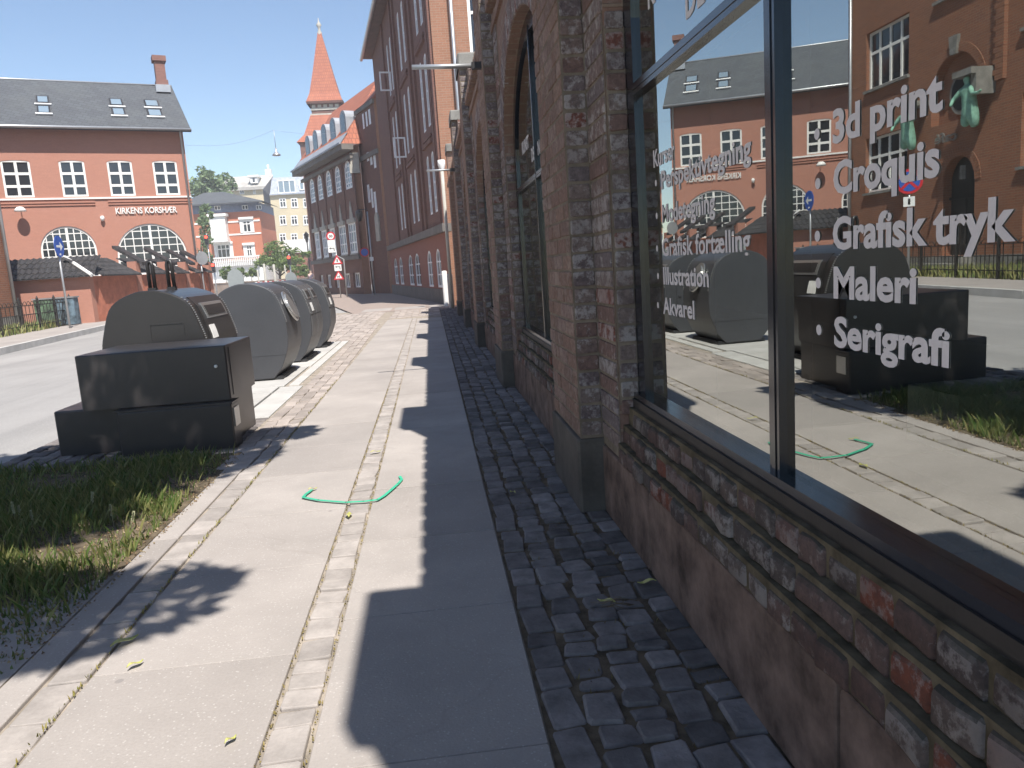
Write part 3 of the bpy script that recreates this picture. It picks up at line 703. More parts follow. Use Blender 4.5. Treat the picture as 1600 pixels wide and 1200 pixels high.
# ================================================================== BINS AND CABINET
MT['bin'] = paint_glossy('grey_bin_steel', (.058, .060, .066), .45)
MT['hatch'] = paint_glossy('sunlit_tone_hatch', (.085, .085, .088), .45)  # paler than the bin steel, sunlit side put into the colour
MT['bindark'] = paint_glossy('black_bin_steel', (.028, .026, .026), .3)
MT['steel'] = paint_glossy('brushed_steel', (.50, .50, .49), .32, .5, .8)
MT['rubber'] = plain('dark_base_skirt', (.03, .03, .032), .7)
PROF = [(.235, .02), (.34, .15), (.42, .34), (.445, .50), (.44, .69), (.41, .83), (.34, 1.03), (.24, 1.12), (.10, 1.172), (0, 1.18)]
def _sm(P):
    Q = [P[0]]
    for i in range(len(P) - 1):
        p0, p1, p2, p3 = P[max(0, i - 1)], P[i], P[i + 1], P[min(len(P) - 1, i + 2)]
        for k in (1, 2, 3):
            t = k / 3; Q.append(tuple(.5 * (2 * p1[j] + (p2[j] - p0[j]) * t + (2 * p0[j] - 5 * p1[j] + 4 * p2[j] - p3[j]) * t * t + (3 * p1[j] - p0[j] - 3 * p2[j] + p3[j]) * t ** 3) for j in (0, 1)))
    return Q
PROF = _sm(PROF[1:]); PROF = [(.235, .02)] + PROF
def prof(s=1.0, dz=0, z0=.02):
    r = [(x * s, z) for x, z in PROF]; return [(x, z + dz) for x, z in r] + [(-x, z + dz) for x, z in reversed(r[:-1])]
def skin_body(mb, cx, y0, y1, P, m=0):
    n = len(P)
    A = [Vector((cx + x, y0, z)) for x, z in P]; B = [Vector((cx + x, y1, z)) for x, z in P]
    i0 = len(mb.v); mb.v += A + B
    for k in range(n):
        j = (k + 1) % n; mb.f.append((i0 + k, i0 + j, i0 + n + j, i0 + n + k)); mb.m.append(m); mb.sm.append(False)
    mb.f.append(tuple(i0 + k for k in range(n - 1, -1, -1))); mb.m.append(m); mb.sm.append(False)
    mb.f.append(tuple(i0 + n + k for k in range(n))); mb.m.append(m); mb.sm.append(False)
def side_pt(cx, t, off=0.0):                                # point on the pavement-facing side by height
    for (x0, z0), (x1, z1) in zip(PROF, PROF[1:]):
        if z0 <= t <= z1: k = (t - z0) / (z1 - z0 + 1e-9); return cx + x0 + (x1 - x0) * k + off
    return cx
def side_patch(mb, cx, ya, yb, za, zb, off, n=5):
    pts = [(side_pt(cx, za + (zb - za) * i / n, off), za + (zb - za) * i / n) for i in range(n + 1)]
    inn = [(x - .03, z) for x, z in pts]
    poly = [(x, ya, z) for x, z in pts] + [(x, ya, z) for x, z in reversed(inn)]
    mb.prism(poly, (0, yb - ya, 0))
def bin_(cx, y0, y1, body, label, inlets, hook=False, disc=False, door=False, dots=True, sc=1):
    t = thing('waste_bin', label, 'waste bin', (cx, (y0 + y1) / 2, 0), 'row of underground waste bin towers')
    mb = MB(); skin_body(mb, cx, y0, y1, prof()); b = part(mb, 'body', body, t, recalc=True)
    bv = b.modifiers.new('bevel', 'BEVEL'); bv.width = .012; bv.segments = 2; bv.limit_method = 'ANGLE'; bv.angle_limit = math.radians(50)
    mb = MB(); mb.box((cx - .30, y0 + .03, .0), (cx + .32, y1 - .03, .045)); mb.box((cx + .24, y0 + .02, .0), (cx + .33, y1 - .02, .03)); part(mb, 'base', MT['rubber'], t)
    for (ya, yb, kind) in inlets:
        mb = MB(); side_patch(mb, cx, ya, yb, .36, .66, .012); side_patch(mb, cx, ya, yb, .675, 1.10, .016); hp = part(mb, 'hatch_panel', body if body is MT['bindark'] else MT['hatch'], t, recalc=True)
        mb = MB(); side_patch(mb, cx, ya + .1, yb - .08, .90, 1.04, .026, 3); q = part(mb, 'inlet', MT['steel'], t, recalc=True)
        mb = MB(); side_patch(mb, cx, ya + .14, yb - .14, .925, 1.015, .032, 3); part(mb, 'flap', MT['black'], q, recalc=True)
    if dots:
        mb = MB()
        for yy in (y0 + .025, y1 - .025):
            for k in range(22):
                z = .70 + .42 * k / 22; x = side_pt(cx, z, .004); mb.rbox((x, yy, z), (0, 1, 0), (0, 0, 1), (1, 0, 0), .008, .005, .006, .002)
        part(mb, 'rivet_strip', MT['steel'], t)
    if disc:
        mb = MB(); c = Vector((side_pt(cx, .86, .02), y0 + .45, .86)); n_ = Vector((.92, 0, .38)); u_ = Vector((0, 1, 0)); v_ = n_.cross(u_)
        for rr, dd in ((.20, .0), (.16, .018)):
            ring_ = [c + n_ * dd + (u_ * math.cos(a) + v_ * math.sin(a)) * rr for a in [2 * PI * i / 24 for i in range(24)]]
            mb.prism(ring_, n_ * .02)
        part(mb, 'round_inlet', MT['steel'], t, recalc=True)
    if door:
        mb = MB()
        for a, b2 in (((cx - .02, y0 - .005, .24), (cx + .27, y0 - .001, .25)), ((cx - .02, y0 - .005, .88), (cx + .27, y0 - .001, .89)), ((cx - .02, y0 - .005, .25), (cx - .01, y0 - .001, .88)), ((cx + .26, y0 - .005, .25), (cx + .27, y0 - .001, .88)), ((cx + .2, y0 - .014, .55), (cx + .24, y0 - .001, .565))): mb.box(a, b2)
        part(mb, 'door_outline', MT['black'] if body is MT['bindark'] else MT['rubber'], t)
    mb = MB(); mb.box((cx - .445, y0 - .002, .30), (cx + .40, y0 - .0005, .304)); part(mb, 'seam', MT['rubber'], t) if not door else None
    if len(inlets):
        mb = MB(); side_patch(mb, cx, y0 + .2, y0 + .36, .72, .84, .021, 2); part(mb, 'sticker', MT['white'], t, recalc=True)
    if hook:
        for hy in (y0 + .35, y0 + .75):
            pass
        for hx in (-.10, .07):
            mb = MB(); z0 = 1.15; x = cx + hx; yc = y0 + .45
            mb.box((x - .035, yc - .035, z0), (x + .035, yc + .035, z0 + .05))
            mb.tube([(x - .022, yc, z0 + .04), (x - .022, yc, z0 + .25), (x - .012, yc, z0 + .285), (x + .012, yc, z0 + .285), (x + .022, yc, z0 + .25), (x + .022, yc, z0 + .04)], .017, 8)
            part(mb, 'lifting_hook', MT['black'], t)
    return t
bin_(-2.43, 6.95, 8.05, MT['bindark'], 'black waste bin tower with two lifting hooks on top, right behind the cabinet', [(7.1, 7.95, 'b')], hook=True, door=True)
bin_(-2.20, 9.45, 10.45, MT['bin'], 'large plain grey waste bin tower with round steel inlet, second in the row', [(10.0, 10.0, 's')][:0], disc=True)
bin_(-2.19, 11.25, 12.40, MT['bin'], 'grey waste bin tower with two inlets and a door outlined on its end', [(11.3, 11.8, 'b'), (11.86, 12.35, 'b')], door=True)
bin_(-2.18, 13.3, 14.05, MT['bin'], 'farthest grey waste bin tower at the end of the row', [(13.34, 14.0, 'b')])
# two rounded sheet lids standing up behind the bins
for (px, Y, r_, lb) in ((368, 10.2, .10, 'pale grey rounded sign plate standing up behind the large grey bin'), (455, 12.9, .09, 'small pale grey rounded sign plate standing up behind the far bins')):
    t = thing('rounded_plate', lb, 'sign', tuple(at(px, 440, Y)[:2]) + (0,), 'rounded plates behind the bins')
    c = at(px, 437, Y); mb = MB(); pts = [c + Vector((-r_ * .9, 0, -.1)), c + Vector((r_ * 1.0, 0, -.1))] + [c + Vector((r_ * 1.0 * math.cos(a * PI / 10) , 0, .02 + 1.15 * r_ * math.sin(a * PI / 10))) for a in range(11)]
    mb.prism(pts, (0, .02, 0)); part(mb, 'plate', MT['steel'], t, recalc=True)
    mb = MB(); mb.tube([c + Vector((0, .03, -c.z)), c + Vector((0, .03, 0))], .015, 8); part(mb, 'post', MT['metal'], t)
# black cabinet blocks
CB = thing('street_cabinet', 'low black metal cabinet block in front of the bins, dappled by tree shade', 'cabinet', (-2.1, 6.2, 0))
def rb(mb, a, b, r=.012):
    c = [(a[i] + b[i]) / 2 for i in range(3)]; h = [(b[i] - a[i]) / 2 for i in range(3)]
    mb.rbox(c, (1, 0, 0), (0, 1, 0), (0, 0, 1), h[0], h[1], h[2], r)
MT['cab'] = paint_glossy('black_cabinet_paint', (.035, .031, .031), .33)
mb = MB(); rb(mb, (-2.60, 5.82, .345), (-1.54, 6.62, .75), .01); part(mb, 'upper_box', MT['cab'], CB)
mb = MB(); rb(mb, (-2.86, 5.94, 0), (-1.58, 6.66, .34), .012); part(mb, 'lower_box', MT['cab'], CB)
mb = MB(); rb(mb, (-2.33, 5.72, 0), (-1.52, 5.93, .325), .01); ft = part(mb, 'front_box', MT['cab'], CB)
mb = MB(); mb.box((-2.35, 5.715, .326), (-1.51, 5.935, .338)); part(mb, 'lid', MT['cab'], ft)
mb = MB(); mb.box((-1.519, 5.76, .15), (-1.512, 5.9, .29)); part(mb, 'side_plate', MT['steel'], ft)
mb = MB()
rb(mb, (-1.542, 5.9, .37), (-1.536, 6.56, .73), .002)
part(mb, 'door', MT['cab'], CB)
mb = MB(); mb.lathe((-1.62, 5.815, .60), [(0, -.006), (.012, -.006), (.012, .006)], 12, 0, 'y'); part(mb, 'lock', MT['white'], CB)

# ================================================================== small things on the pavement
GM = plain('green_strap', (.05, .46, .27), .45, 0, .1, 3, 0)
mb = MB()
pts = [(-.763, 4.322), (-.785, 4.24), (-.791, 4.183), (-.70, 4.10), (-.543, 4.01), (-.45, 3.995), (-.374, 4.001), (-.34, 4.07), (-.308, 4.171), (-.275, 4.28), (-.258, 4.363), (-.272, 4.437)]
for (a, b) in zip(pts, pts[1:]):
    A = Vector((*a, .010)); B = Vector((*b, .010)); d = (B - A).normalized(); s_ = Vector((-d.y, d.x, 0)) * .008
    mb.prism([A - s_, A + s_, A + s_ + Vector((0, 0, .003)), A - s_ + Vector((0, 0, .003))], (B - A) * 1.04)
tag(mb.build('plastic_strap', GM, recalc=True), 'thin bent green plastic strap lying across the pale sett strip', 'strap')
YL = leafmat('fallen_leaf', (.38, .40, .10), (.62, .58, .22), .2)
lf = [(-1.14, 2.60, .05, 'long pale yellow leaf by the kerb setts in the lower left'), (-.50, 3.78, .045, 'pale yellow leaf lying on the sett strip just in front of the green strap'), (-.46, 5.12, .04, 'small yellow green leaf on the sett strip behind the green strap'), (-.76, 4.33, .03, 'tiny yellow leaf at the left tip of the green strap'), (-1.04, 2.42, .03, 'tiny yellow leaf on the left slabs near the bottom'), (-.62, 1.93, .022, 'tiny yellow leaf on the slabs at the bottom edge'), (.70, 2.62, .035, 'pale leaf fallen at the foot of the sandstone plinth'), (.52, 2.50, .035, 'narrow yellow leaf on the dark setts'), (.34, 3.9, .03, 'small yellowish leaf on dark setts further ahead')]
for (x, y, s_, lb) in lf:
    mb = MB(); a = random.uniform(0, PI); e = Vector((math.cos(a), math.sin(a), 0)); g = Vector((-e.y, e.x, 0)); c = Vector((x, y, .018)); T = []
    for k in range(7): q = k / 6; T.append((c + e * (q - .5) * s_ * 2 + Vector((0, 0, .006 * math.sin(q * 6))), g * s_ * .38 * math.sin(PI * max(.03, min(.97, q)))))
    for k in range(6): mb.face([T[k][0] - T[k][1], T[k + 1][0] - T[k + 1][1], T[k + 1][0] + Vector((0, 0, -.003)), T[k][0] + Vector((0, 0, -.003))]); mb.face([T[k][0] + Vector((0, 0, -.003)), T[k + 1][0] + Vector((0, 0, -.003)), T[k + 1][0] + T[k + 1][1], T[k][0] + T[k][1]])
    tag(mb.build('fallen_leaf', YL), lb, 'leaf', 'fallen leaves')
mb = MB()
for k in range(9):
    a = random.uniform(-.5, .7); L_ = random.uniform(.04, .13); p = Vector((.60 + random.uniform(-.04, .03), 2.42 + random.uniform(-.03, .05), .024)); q = p + Vector((-math.cos(a) * L_, math.sin(a) * L_, random.uniform(0, .012)))
    mb.tube([p, (p + q) / 2 + Vector((0, 0, .008)), q], [.0018, .0014, .0008], 4)
o = mb.build('dry_twigs', plain('twig', (.20, .15, .10), .9)); o['kind'] = 'stuff'
# metal bollards at the corner of the wall
for (px, pb, pt_, Y, m, lb) in ((698, 477, 423, 25, 'white', 'white bollard at the far end of the brick wall'), (706.5, 482, 428, 23.4, 'metal', 'grey bollard beside the white one at the wall end')):
    g = at(px, pb, Y); h = at(px, pt_, Y).z; mb = MB(); mb.lathe((g.x, g.y, 0), [(.085, -.02), (.085, h - .03), (.07, h), (0, h + .005)], 16); tag(mb.build('bollard', MT[m]), lb, 'bollard', 'bollards at the wall end')

# ================================================================== vegetation helper
def crown(name, m, blobs, n, ls, par=None, seed=1, flat=.0):
    rnd = random.Random(seed); mb = MB(); tot = sum(b[3] * b[4] for b in blobs)
    for (x, y, z, rx, ry, rz) in blobs:
        k = int(n * rx * ry / tot)
        sub = [(rnd.gauss(0, .5), rnd.gauss(0, .5), rnd.gauss(0, .5)) for _ in range(max(6, k // 45))]
        for i in range(k):
            s0 = sub[rnd.randrange(len(sub))]; q = [s0[j] + rnd.gauss(0, .16) for j in range(3)]
            l = math.sqrt(sum(c * c for c in q))
            if l > 1.1: q = [c / l * 1.1 for c in q]
            c = Vector((x + q[0] * rx, y + q[1] * ry, z + q[2] * rz)); a = Vector((rnd.gauss(0, 1), rnd.gauss(0, 1), rnd.gauss(0, .6))).normalized(); b = a.cross(Vector((rnd.gauss(0, 1), rnd.gauss(0, 1), rnd.gauss(0, 1)))).normalized(); s = ls * rnd.uniform(.6, 1.4)
            mb.face([c - a * s, c - b * s * .5, c + a * s, c + b * s * .5])
    o = mb.build(name, m)
    if par: o.parent = par; o.matrix_parent_inverse = Matrix.Translation(-Vector(par.location))
    return o
LM1 = leafmat('street_tree_leaves', (.05, .11, .02), (.12, .2, .045), .35)
LM2 = leafmat('far_tree_leaves', (.13, .20, .09), (.24, .32, .15), .3)
LM3 = leafmat('bush_leaves', (.09, .16, .04), (.22, .28, .08), .3)
BARK = plain('bark', (.13, .10, .08), .95, 0, .3, 8, .6, .1, 40)
# the street tree beside the camera whose shade falls on the grass, setts and cabinet
TR = thing('street_tree', 'leafy street tree standing in the grass strip and shading the cabinet', 'tree', (-3.0, .9, 0))
mb = MB(); mb.tube([(-3.0, .9, -.05), (-2.98, .92, 1.2), (-2.8, 1.0, 2.6), (-2.4, 1.3, 3.6), (-1.9, 1.9, 4.6)], [.11, .09, .075, .06, .03], 10); part(mb, 'trunk', BARK, TR)
mb = MB()
for e in ((-1.4, 2.6, 5.0), (-1.2, .5, 5.0), (-2.6, 2.6, 5.1), (-3.4, 1.6, 4.9), (-2.2, .2, 5.0), (-.9, 3.0, 4.7)): mb.tube([(-2.75, 1.03, 2.8), ((-2.75 + e[0]) / 2 + .05, (1.03 + e[1]) / 2, (2.8 + e[2]) / 2 + .1), e], [.045, .03, .01], 6)
part(mb, 'limbs', BARK, TR)
crown('crown', LM1, [(-1.75, 2.75, 4.6, 1.5, .8, .4), (-3.4, 2.9, 4.7, 1.3, .9, .5), (-.55, 3.45, 4.5, .6, .35, .2), (-1.0, .38, 4.4, 1.05, .48, .35), (-2.3, .25, 4.6, 1.1, .65, .45), (-1.75, 1.4, 4.75, 1.1, .65, .35), (-3.0, 1.5, 5.0, 1.2, 1.2, .6), (-1.5, 2.1, 4.6, 1.1, .5, .3), (-4.6, 2.9, 4.8, 1.2, 1.2, .7)], 40000, .075, TR, 5)

# ================================================================== LEFT: CAFE BUILDING (seen at the frame edge and mirrored in the shop windows)
MT['brickred'] = bricks('red_brown_brick', (.33, .135, .075), (.25, .105, .065), (.30, .22, .16), .24, .072, .007, .15, (.16, .10, .07), 0, .5)
MT['statue'] = plain('verdigris_copper', (.22, .42, .32), .7, 0, .3, 8, .3)
CF = thing('cafe_building', 'red brown brick corner building with drainpipe at the left edge of the view', 'building', (-17, 18, 0))
F = Frame((-14.3, 6), (-14.3, 28.42))
def U(y): return y - 6
ow = [(24.72, 27.2, 6.42, 8.36, 4, (.36,)), (24.75, 27.2, 2.88, 4.78, 4, (.36,)), (17.4, 19.75, 2.88, 4.78, 4, (.36,)), (17.4, 19.75, 6.42, 8.36, 4, (.36,)), (13.2, 15.6, 2.88, 4.78, 4, (.36,)), (13.2, 15.6, 6.42, 8.36, 4, (.36,)), (17.8, 19.6, .5, 2.0, 2, (.4,)), (9.0, 11.4, 2.88, 4.78, 4, (.36,)), (21.2, 23.4, 8.2, 10.2, 4, (.36,))]
hl = [rect(U(a), U(b), c, d) for a, b, c, d, _, _ in ow]
arch_hole = archh(U(21.35), U(23.55), 4.55, 5.3, 1.2, 14); door_hole = archh(U(21.5), U(22.9), .55, 2.75, .75, 12)
mb = MB(); wall(mb, F, [(0, -.1), (22.42, -.1), (22.42, 12.2), (0, 12.2)], hl + [arch_hole, door_hole], .28)
mb.box((-24, 28.30, -.1), (-14.302, 28.42, 12.2)); mb.box((-24, 6, -.1), (-14.302, 6.1, 12.2))
part(mb, 'wall', MT['brickred'], CF)
mb = MB(); mb.box((-24.2, 5.8, 12.2), (-13.9, 28.7, 12.45)); part(mb, 'roof', MT['capstone'], CF)
for a, b, c, d, nc, rw in ow: winrect(F, U(a), U(b), c, d, CF, nc, rw, -.16, .08, .09, sillm='capstone', so=.1)
mb = MB(); mb.face([F.p(*q, -.27) for q in arch_hole]); part(mb, 'niche_back', MT['brickred'], CF)
mb = MB(); cu, cz = U(22.45), 5.35
oval = lambda r: [F.p(cu + r * .85 * math.cos(2 * PI * k / 24), cz + r * math.sin(2 * PI * k / 24), -.26) for k in range(24)]
mb.prism(oval(.62), F.n * .06); w = part(mb, 'oval_window', MT['capstone'], CF, recalc=True)
mb = MB(); mb.prism([p + F.n * .062 for p in oval(.5)], F.n * .01); part(mb, 'pane', MT['glass'], w, recalc=True)
mb = MB(); mb.face([F.p(*q, -.28) for q in door_hole]); dr = part(mb, 'door', plain('dark_door', (.03, .03, .028), .5), CF)
mb = MB(); mb.fbox(F, U(21.5), U(22.9), 2.25, 2.33, -.27, -.2); mb.fbox(F, U(22.16), U(22.24), .55, 2.25, -.27, -.22); part(mb, 'door_frame', MT['black'], dr)
mb = MB()
for (c0, z0, a, r) in ((U(22.45), 5.3, 1.1, 1.2), (U(22.2), 2.75, .7, .75)):
    n = 26
    for i in range(n):
        t = PI * (i + .5) / n; ct, st = math.cos(t), math.sin(t); rad = Vector((0, ct, st)); tn = Vector((0, -st, ct))
        mb.rbox(F.p(c0 + (a + .14) * ct, z0 + (r + .14) * st, .0), F.u * ct + Vector((0, 0, st)), F.u * -st + Vector((0, 0, ct)), F.n, .13, PI * (r + .14) / n / 2 - .006, .025, .006)
part(mb, 'arch_bricks', MT['brickred'], CF)
mb = MB(); mb.prism([F.p(U(22.45) - .13, 6.45, .0), F.p(U(22.45) + .13, 6.45, .0), F.p(U(22.45) + .2, 6.98, .0), F.p(U(22.45) - .2, 6.98, .0)], F.n * .1); part(mb, 'keystone', MT['capstone'], CF, recalc=True)
mb = MB(); z = 5.3
while z < 12.1: mb.fbox(F, U(20.35), U(20.66) + (.08 if int(z / .144) % 2 else 0), z, z + .135, .0, .12); z += .144
part(mb, 'corner_strip', MT['brickred'], CF)
mb = MB(); mb.fbox(F, U(20.75), U(21.55), 5.55, 5.72, 0, .75); mb.fbox(F, U(20.75), U(20.95), 5.0, 5.55, 0, .6); mb.fbox(F, U(21.9), U(22.0), 2.8, 3.2, 0, .12); part(mb, 'stone_bracket', MT['capstone'], CF)
mb = MB(); mb.fbox(F, U(23.6), U(24.3), 5.25, 5.4, 0, .5); part(mb, 'stone_bracket', MT['capstone'], CF)
mb = MB(); mb.fbox(F, U(6.2), U(28.4), .0, .55, .0, .06); part(mb, 'plinth', MT['capstone'], CF)
mb = MB(); mb.fbox(F, U(21.3), U(23.1), -.05, .35, .061, .9); mb.fbox(F, U(21.4), U(23.0), .351, .53, .061, .5); part(mb, 'door_step', MT['capstone'], CF)
mb = MB(); mb.tube([(-14.18, 28.06, .1), (-14.18, 28.06, 12.0)], .06, 10); part(mb, 'drainpipe', MT['metal'], CF)
part(text_mb('café', F, U(22.2) - .0, 3.98, .30, 1.0, .05, .01, .06), 'lettering', MT['steel'], CF)
bpy.data.objects['lettering'] if 0 else None
# verdigris figures reaching out from the brackets
def skinned(name, joints, edges, mat, sub=2):
    me = bpy.data.meshes.new(name); me.from_pydata([j[:3] for j in joints], edges, []); me.materials.append(mat)
    o = bpy.data.objects.new(name, me); COL.objects.link(o)
    sk = o.modifiers.new('skin', 'SKIN'); sk.use_smooth_shade = True
    for k, j in enumerate(joints): me.skin_vertices[0].data[k].radius = (j[3], j[3] if len(j) < 5 else j[4])
    me.skin_vertices[0].data[0].use_root = True
    o.modifiers.new('sub', 'SUBSURF').levels = sub; o.modifiers['sub'].render_levels = sub
    return o
def figure(y, z, lb, s=1.0):
    x = -14.0
    J = [(x + .14, y, z, .23, .17), (x + .2, y, z + .28, .18), (x + .22, y, z + .48, .17, .12), (x + .25, y, z + .58, .06), (x + .28, y, z + .68, .1), (x + .30, y, z + .80, .1),
         (x + .30, y - .2, z + .45, .08), (x + .42, y - .42, z + .25, .06), (x + .45, y - .70, z + .22, .04), (x + .47, y - .85, z + .26, .035),
         (x + .30, y + .2, z + .45, .08), (x + .42, y + .38, z + .22, .06), (x + .55, y + .3, z + .05, .04),
         (x + .15, y - .10, z - .3, .19), (x + .08, y - .13, z - .62, .10), (x + .15, y + .12, z - .32, .18), (x + .22, y + .16, z - .58, .11)]
    E = [(0, 1), (1, 2), (2, 3), (3, 4), (4, 5), (2, 6), (6, 7), (7, 8), (8, 9), (2, 10), (10, 11), (11, 12), (0, 13), (13, 14), (0, 15), (15, 16)]
    o = skinned('statue', J, E, MT['statue'], 1); tag(o, lb, 'statue', 'green statues on the brick wall')
figure(24.0, 4.55, 'green copper figure under the left bracket of the cafe wall, mirrored in the shop glass'); figure(21.15, 4.75, 'green copper figure under the tall bracket beside the oval window, mirrored in the shop glass')

# ================================================================== LEFT: rendered red house with slate roof
MT['redpaint'] = bricks('painted_red_brick', (.46, .225, .165), (.43, .21, .155), (.42, .205, .15), .24, .07, .004, .15, (.42, .15, .10), 0, .15)
MT['slate'] = bricks('grey_slate', (.105, .115, .125), (.085, .09, .10), (.05, .052, .055), .35, .22, .012, .35, (.14, .15, .14), 0, .4)
MT['whitewash'] = plain('lichen', (.4, .4, .38))
KH = thing('red_house', 'red painted brick house with dark slate roof and white windows at the left', 'building', (-15, 44, 0))
a = Vector((-19.1, 39)); b = Vector((-11.87, 42)); d = (b - a).normalized(); F = Frame(tuple(a - d * 9), tuple(b)); EZ = 8.95
def pr(F, x0, y0, x1, y1, x2=None, y2=None):
    (u0, z0), (u1, z1) = F.px(x0, y0), F.px(x1, y1); return min(u0, u1), max(u0, u1), min(z0, z1), max(z0, z1)
WZ0 = F.px(258, 305)[1]; WZ1 = F.px(256, 251)[1]; wn = []
for (x0, x1) in ((2, 48), (93, 133), (168, 207), (239, 277)):
    u0 = F.px(x0 + 2, 280)[0]; u1 = F.px(x1 + 2, 280)[0]; wn.append((u0, u1, WZ0, WZ1))
w0_, w1_ = wn[0][0], wn[0][1]; wn += [(w0_ - 3.2, w1_ - 3.2, WZ0, WZ1), (w0_ - 6.0, w1_ - 6.0, WZ0, WZ1)]
ar = []
for (x0, x1, yt) in ((65, 153, 353), (184, 293, 349)):
    u0 = F.px(x0, 400)[0]; u1 = F.px(x1, 400)[0]; zt = F.px((x0 + x1) / 2, yt)[1]; ar.append((u0, u1, 1.9, zt - (u1 - u0) / 2 * .95 if zt - (u1 - u0) / 2 * .95 > 1.95 else 1.95, zt))
u0, u1, z0, zs, zt = ar[0]; ar.append((u0 - 3.95, u1 - 3.95, z0, zs, zt))
EL = F.len
mb = MB(); wall(mb, F, [(0, 0), (EL, 0), (EL, EZ), (0, EZ)], [archh(u0, u1, z0, z1 - .09, .09, 8) for u0, u1, z0, z1 in wn] + [archh(u0, u1, z0, zs, zt - zs, 16) for u0, u1, z0, zs, zt in ar], .14)
mb.fbox(F, EL - .2, EL, 0, EZ, -9, -.001); mb.fbox(F, 0, .2, 0, EZ, -9, -.001)
mb.face([F.p(EL, EZ, .0), F.p(EL, EZ, -9), F.p(EL, EZ + 3.6, -4.5)])
part(mb, 'wall', MT['redpaint'], KH)
for u0, u1, z0, z1 in wn: winrect(F, u0, u1, z0, z1, KH, 2, (.36, .70), -.05, .09, .12, sill=False)
for i_, (f0, f1) in ((3, (.30, .62)), (0, (0, .62)), (1, (.0, .15))):
    u0, u1, z0, z1 = wn[i_]; h_ = z1 - z0; mb = MB(); mb.fbox(F, u0 + .1, u1 - .1, z0 + h_ * f0, z0 + h_ * f1, -.088, -.084); part(mb, 'blind', MT['capstone'] if i_ != 3 else MT['white'], KH)
for u0, u1, z0, zs, zt in ar:
    winarch(F, u0, u1, z0, zs, zt - zs, KH, 8 if u1 - u0 < 3.3 else 10, 7, -.05, .09, .045, (4,) if u1 - u0 < 3.3 else (3, 7))
mb = MB(); mb.fbox(F, 0, EL + .02, WZ0 - .13, WZ0 - .05, .001, .07); part(mb, 'string_course', MT['white'], KH)
mb = MB()
for (x0, x1) in ((0, 148), (168, 300)):
    ua = F.px(x0, 312)[0]; ub = F.px(x1, 312)[0]; ua = 0 if x0 == 0 else ua
    mb.fbox(F, ua, ub, WZ0 - .42, WZ0 - .36, .001, .05); mb.fbox(F, ua, ub, WZ0 - .30, WZ0 - .22, .001, .07)
part(mb, 'brick_band', MT['redpaint'], KH)
OV = .55; RH = 3.05; RD = 3.9
rf = MB(); e0, e1 = -.3, EL + .35
E_ = [F.p(e0, EZ - .02, OV), F.p(e1, EZ - .02, OV), F.p(e1 - .15, EZ + RH, -RD), F.p(e0, EZ + RH, -RD)]
rf.face(E_); rf.face([p - Vector((0, 0, .12)) for p in E_][::-1]); rf.face([E_[0], E_[0] - Vector((0, 0, .12)), E_[1] - Vector((0, 0, .12)), E_[1]]); rf.face([E_[1], E_[1] - Vector((0, 0, .12)), E_[2] - Vector((0, 0, .12)), E_[2]])
rf.face([F.p(e0, EZ + RH, -RD), F.p(e1 - .15, EZ + RH, -RD), F.p(e1, EZ, -RD * 2 - .5), F.p(e0, EZ, -RD * 2 - .5)])
roof = part(rf, 'roof', MT['slate'], KH, recalc=True)
mb = MB(); mb.tube([F.p(e0, EZ - .03, OV + .07), F.p(e1, EZ - .03, OV + .07)], .07, 8); mb.tube([F.p(e0, EZ + RH + .02, -RD), F.p(e1 - .15, EZ + RH + .02, -RD)], .05, 6); part(mb, 'gutter', MT['metal'], roof)
def roofpt(u, t, d=0):  # t 0..1 up the slope
    q = F.p(u, EZ + RH * t, OV - (OV + RD) * t); n_ = Vector((F.n.x * RH, F.n.y * RH, OV + RD)).normalized(); return q + n_ * d
for (x0, x1) in ((67, 88), (185, 206), (241, 264)):
    ua = F.px(x0 - 1, 230)[0] ; ub = F.px(x1 - 1, 230)[0]
    k = 1.0; ua += 0; mb = MB()
    for (t0, t1) in ((.24, .40), (.46, .62)):
        mb.prism([roofpt(ua, t0, .0), roofpt(ub, t0, .0), roofpt(ub, t1, .0), roofpt(ua, t1, .0)], (roofpt(ua, t0, .07) - roofpt(ua, t0, 0)))
    q = part(mb, 'skylight', MT['black'], roof, recalc=True)
    mb = MB()
    for (t0, t1) in ((.26, .385), (.48, .60)):
        mb.prism([roofpt(ua + .07, t0, .071), roofpt(ub - .07, t0, .071), roofpt(ub - .07, t1, .071), roofpt(ua + .07, t1, .071)], roofpt(ua, t0, .01) - roofpt(ua, t0, 0))
    for t0 in (.225, .43): mb.prism([roofpt(ua - .08, t0, .02), roofpt(ub + .08, t0, .02), roofpt(ub + .08, t0 + .02, .02), roofpt(ua - .08, t0 + .02, .02)], roofpt(ua, t0, .06) - roofpt(ua, t0, 0), 1)
    mbq = mb.build('skylight_pane', [MT['glassblue'], MT['white']], None, recalc=True); mbq.parent = roof
mb = MB(); cu = F.px(262, 200)[0] + .35; ct = EZ + RH
mb.fbox(F, cu - .30, cu + .30, ct - .4, ct + .15, -RD + .0, -RD + .8); mb.fbox(F, cu - .25, cu + .25, ct + .15, ct + 1.15, -RD + .05, -RD + .6); mb.fbox(F, cu - .34, cu + .34, ct + 1.15, ct + 1.42, -RD - .03, -RD + .70)
ch = part(mb, 'chimney', bricks('dull_chimney_brick', (.30, .15, .12), (.24, .12, .10), (.26, .18, .15), .24, .08), roof); mb = MB(); mb.fbox(F, cu - .36, cu + .36, ct - .5, ct - .12, -RD + .3, -RD + .9); part(mb, 'flashing', MT['metal'], KH)
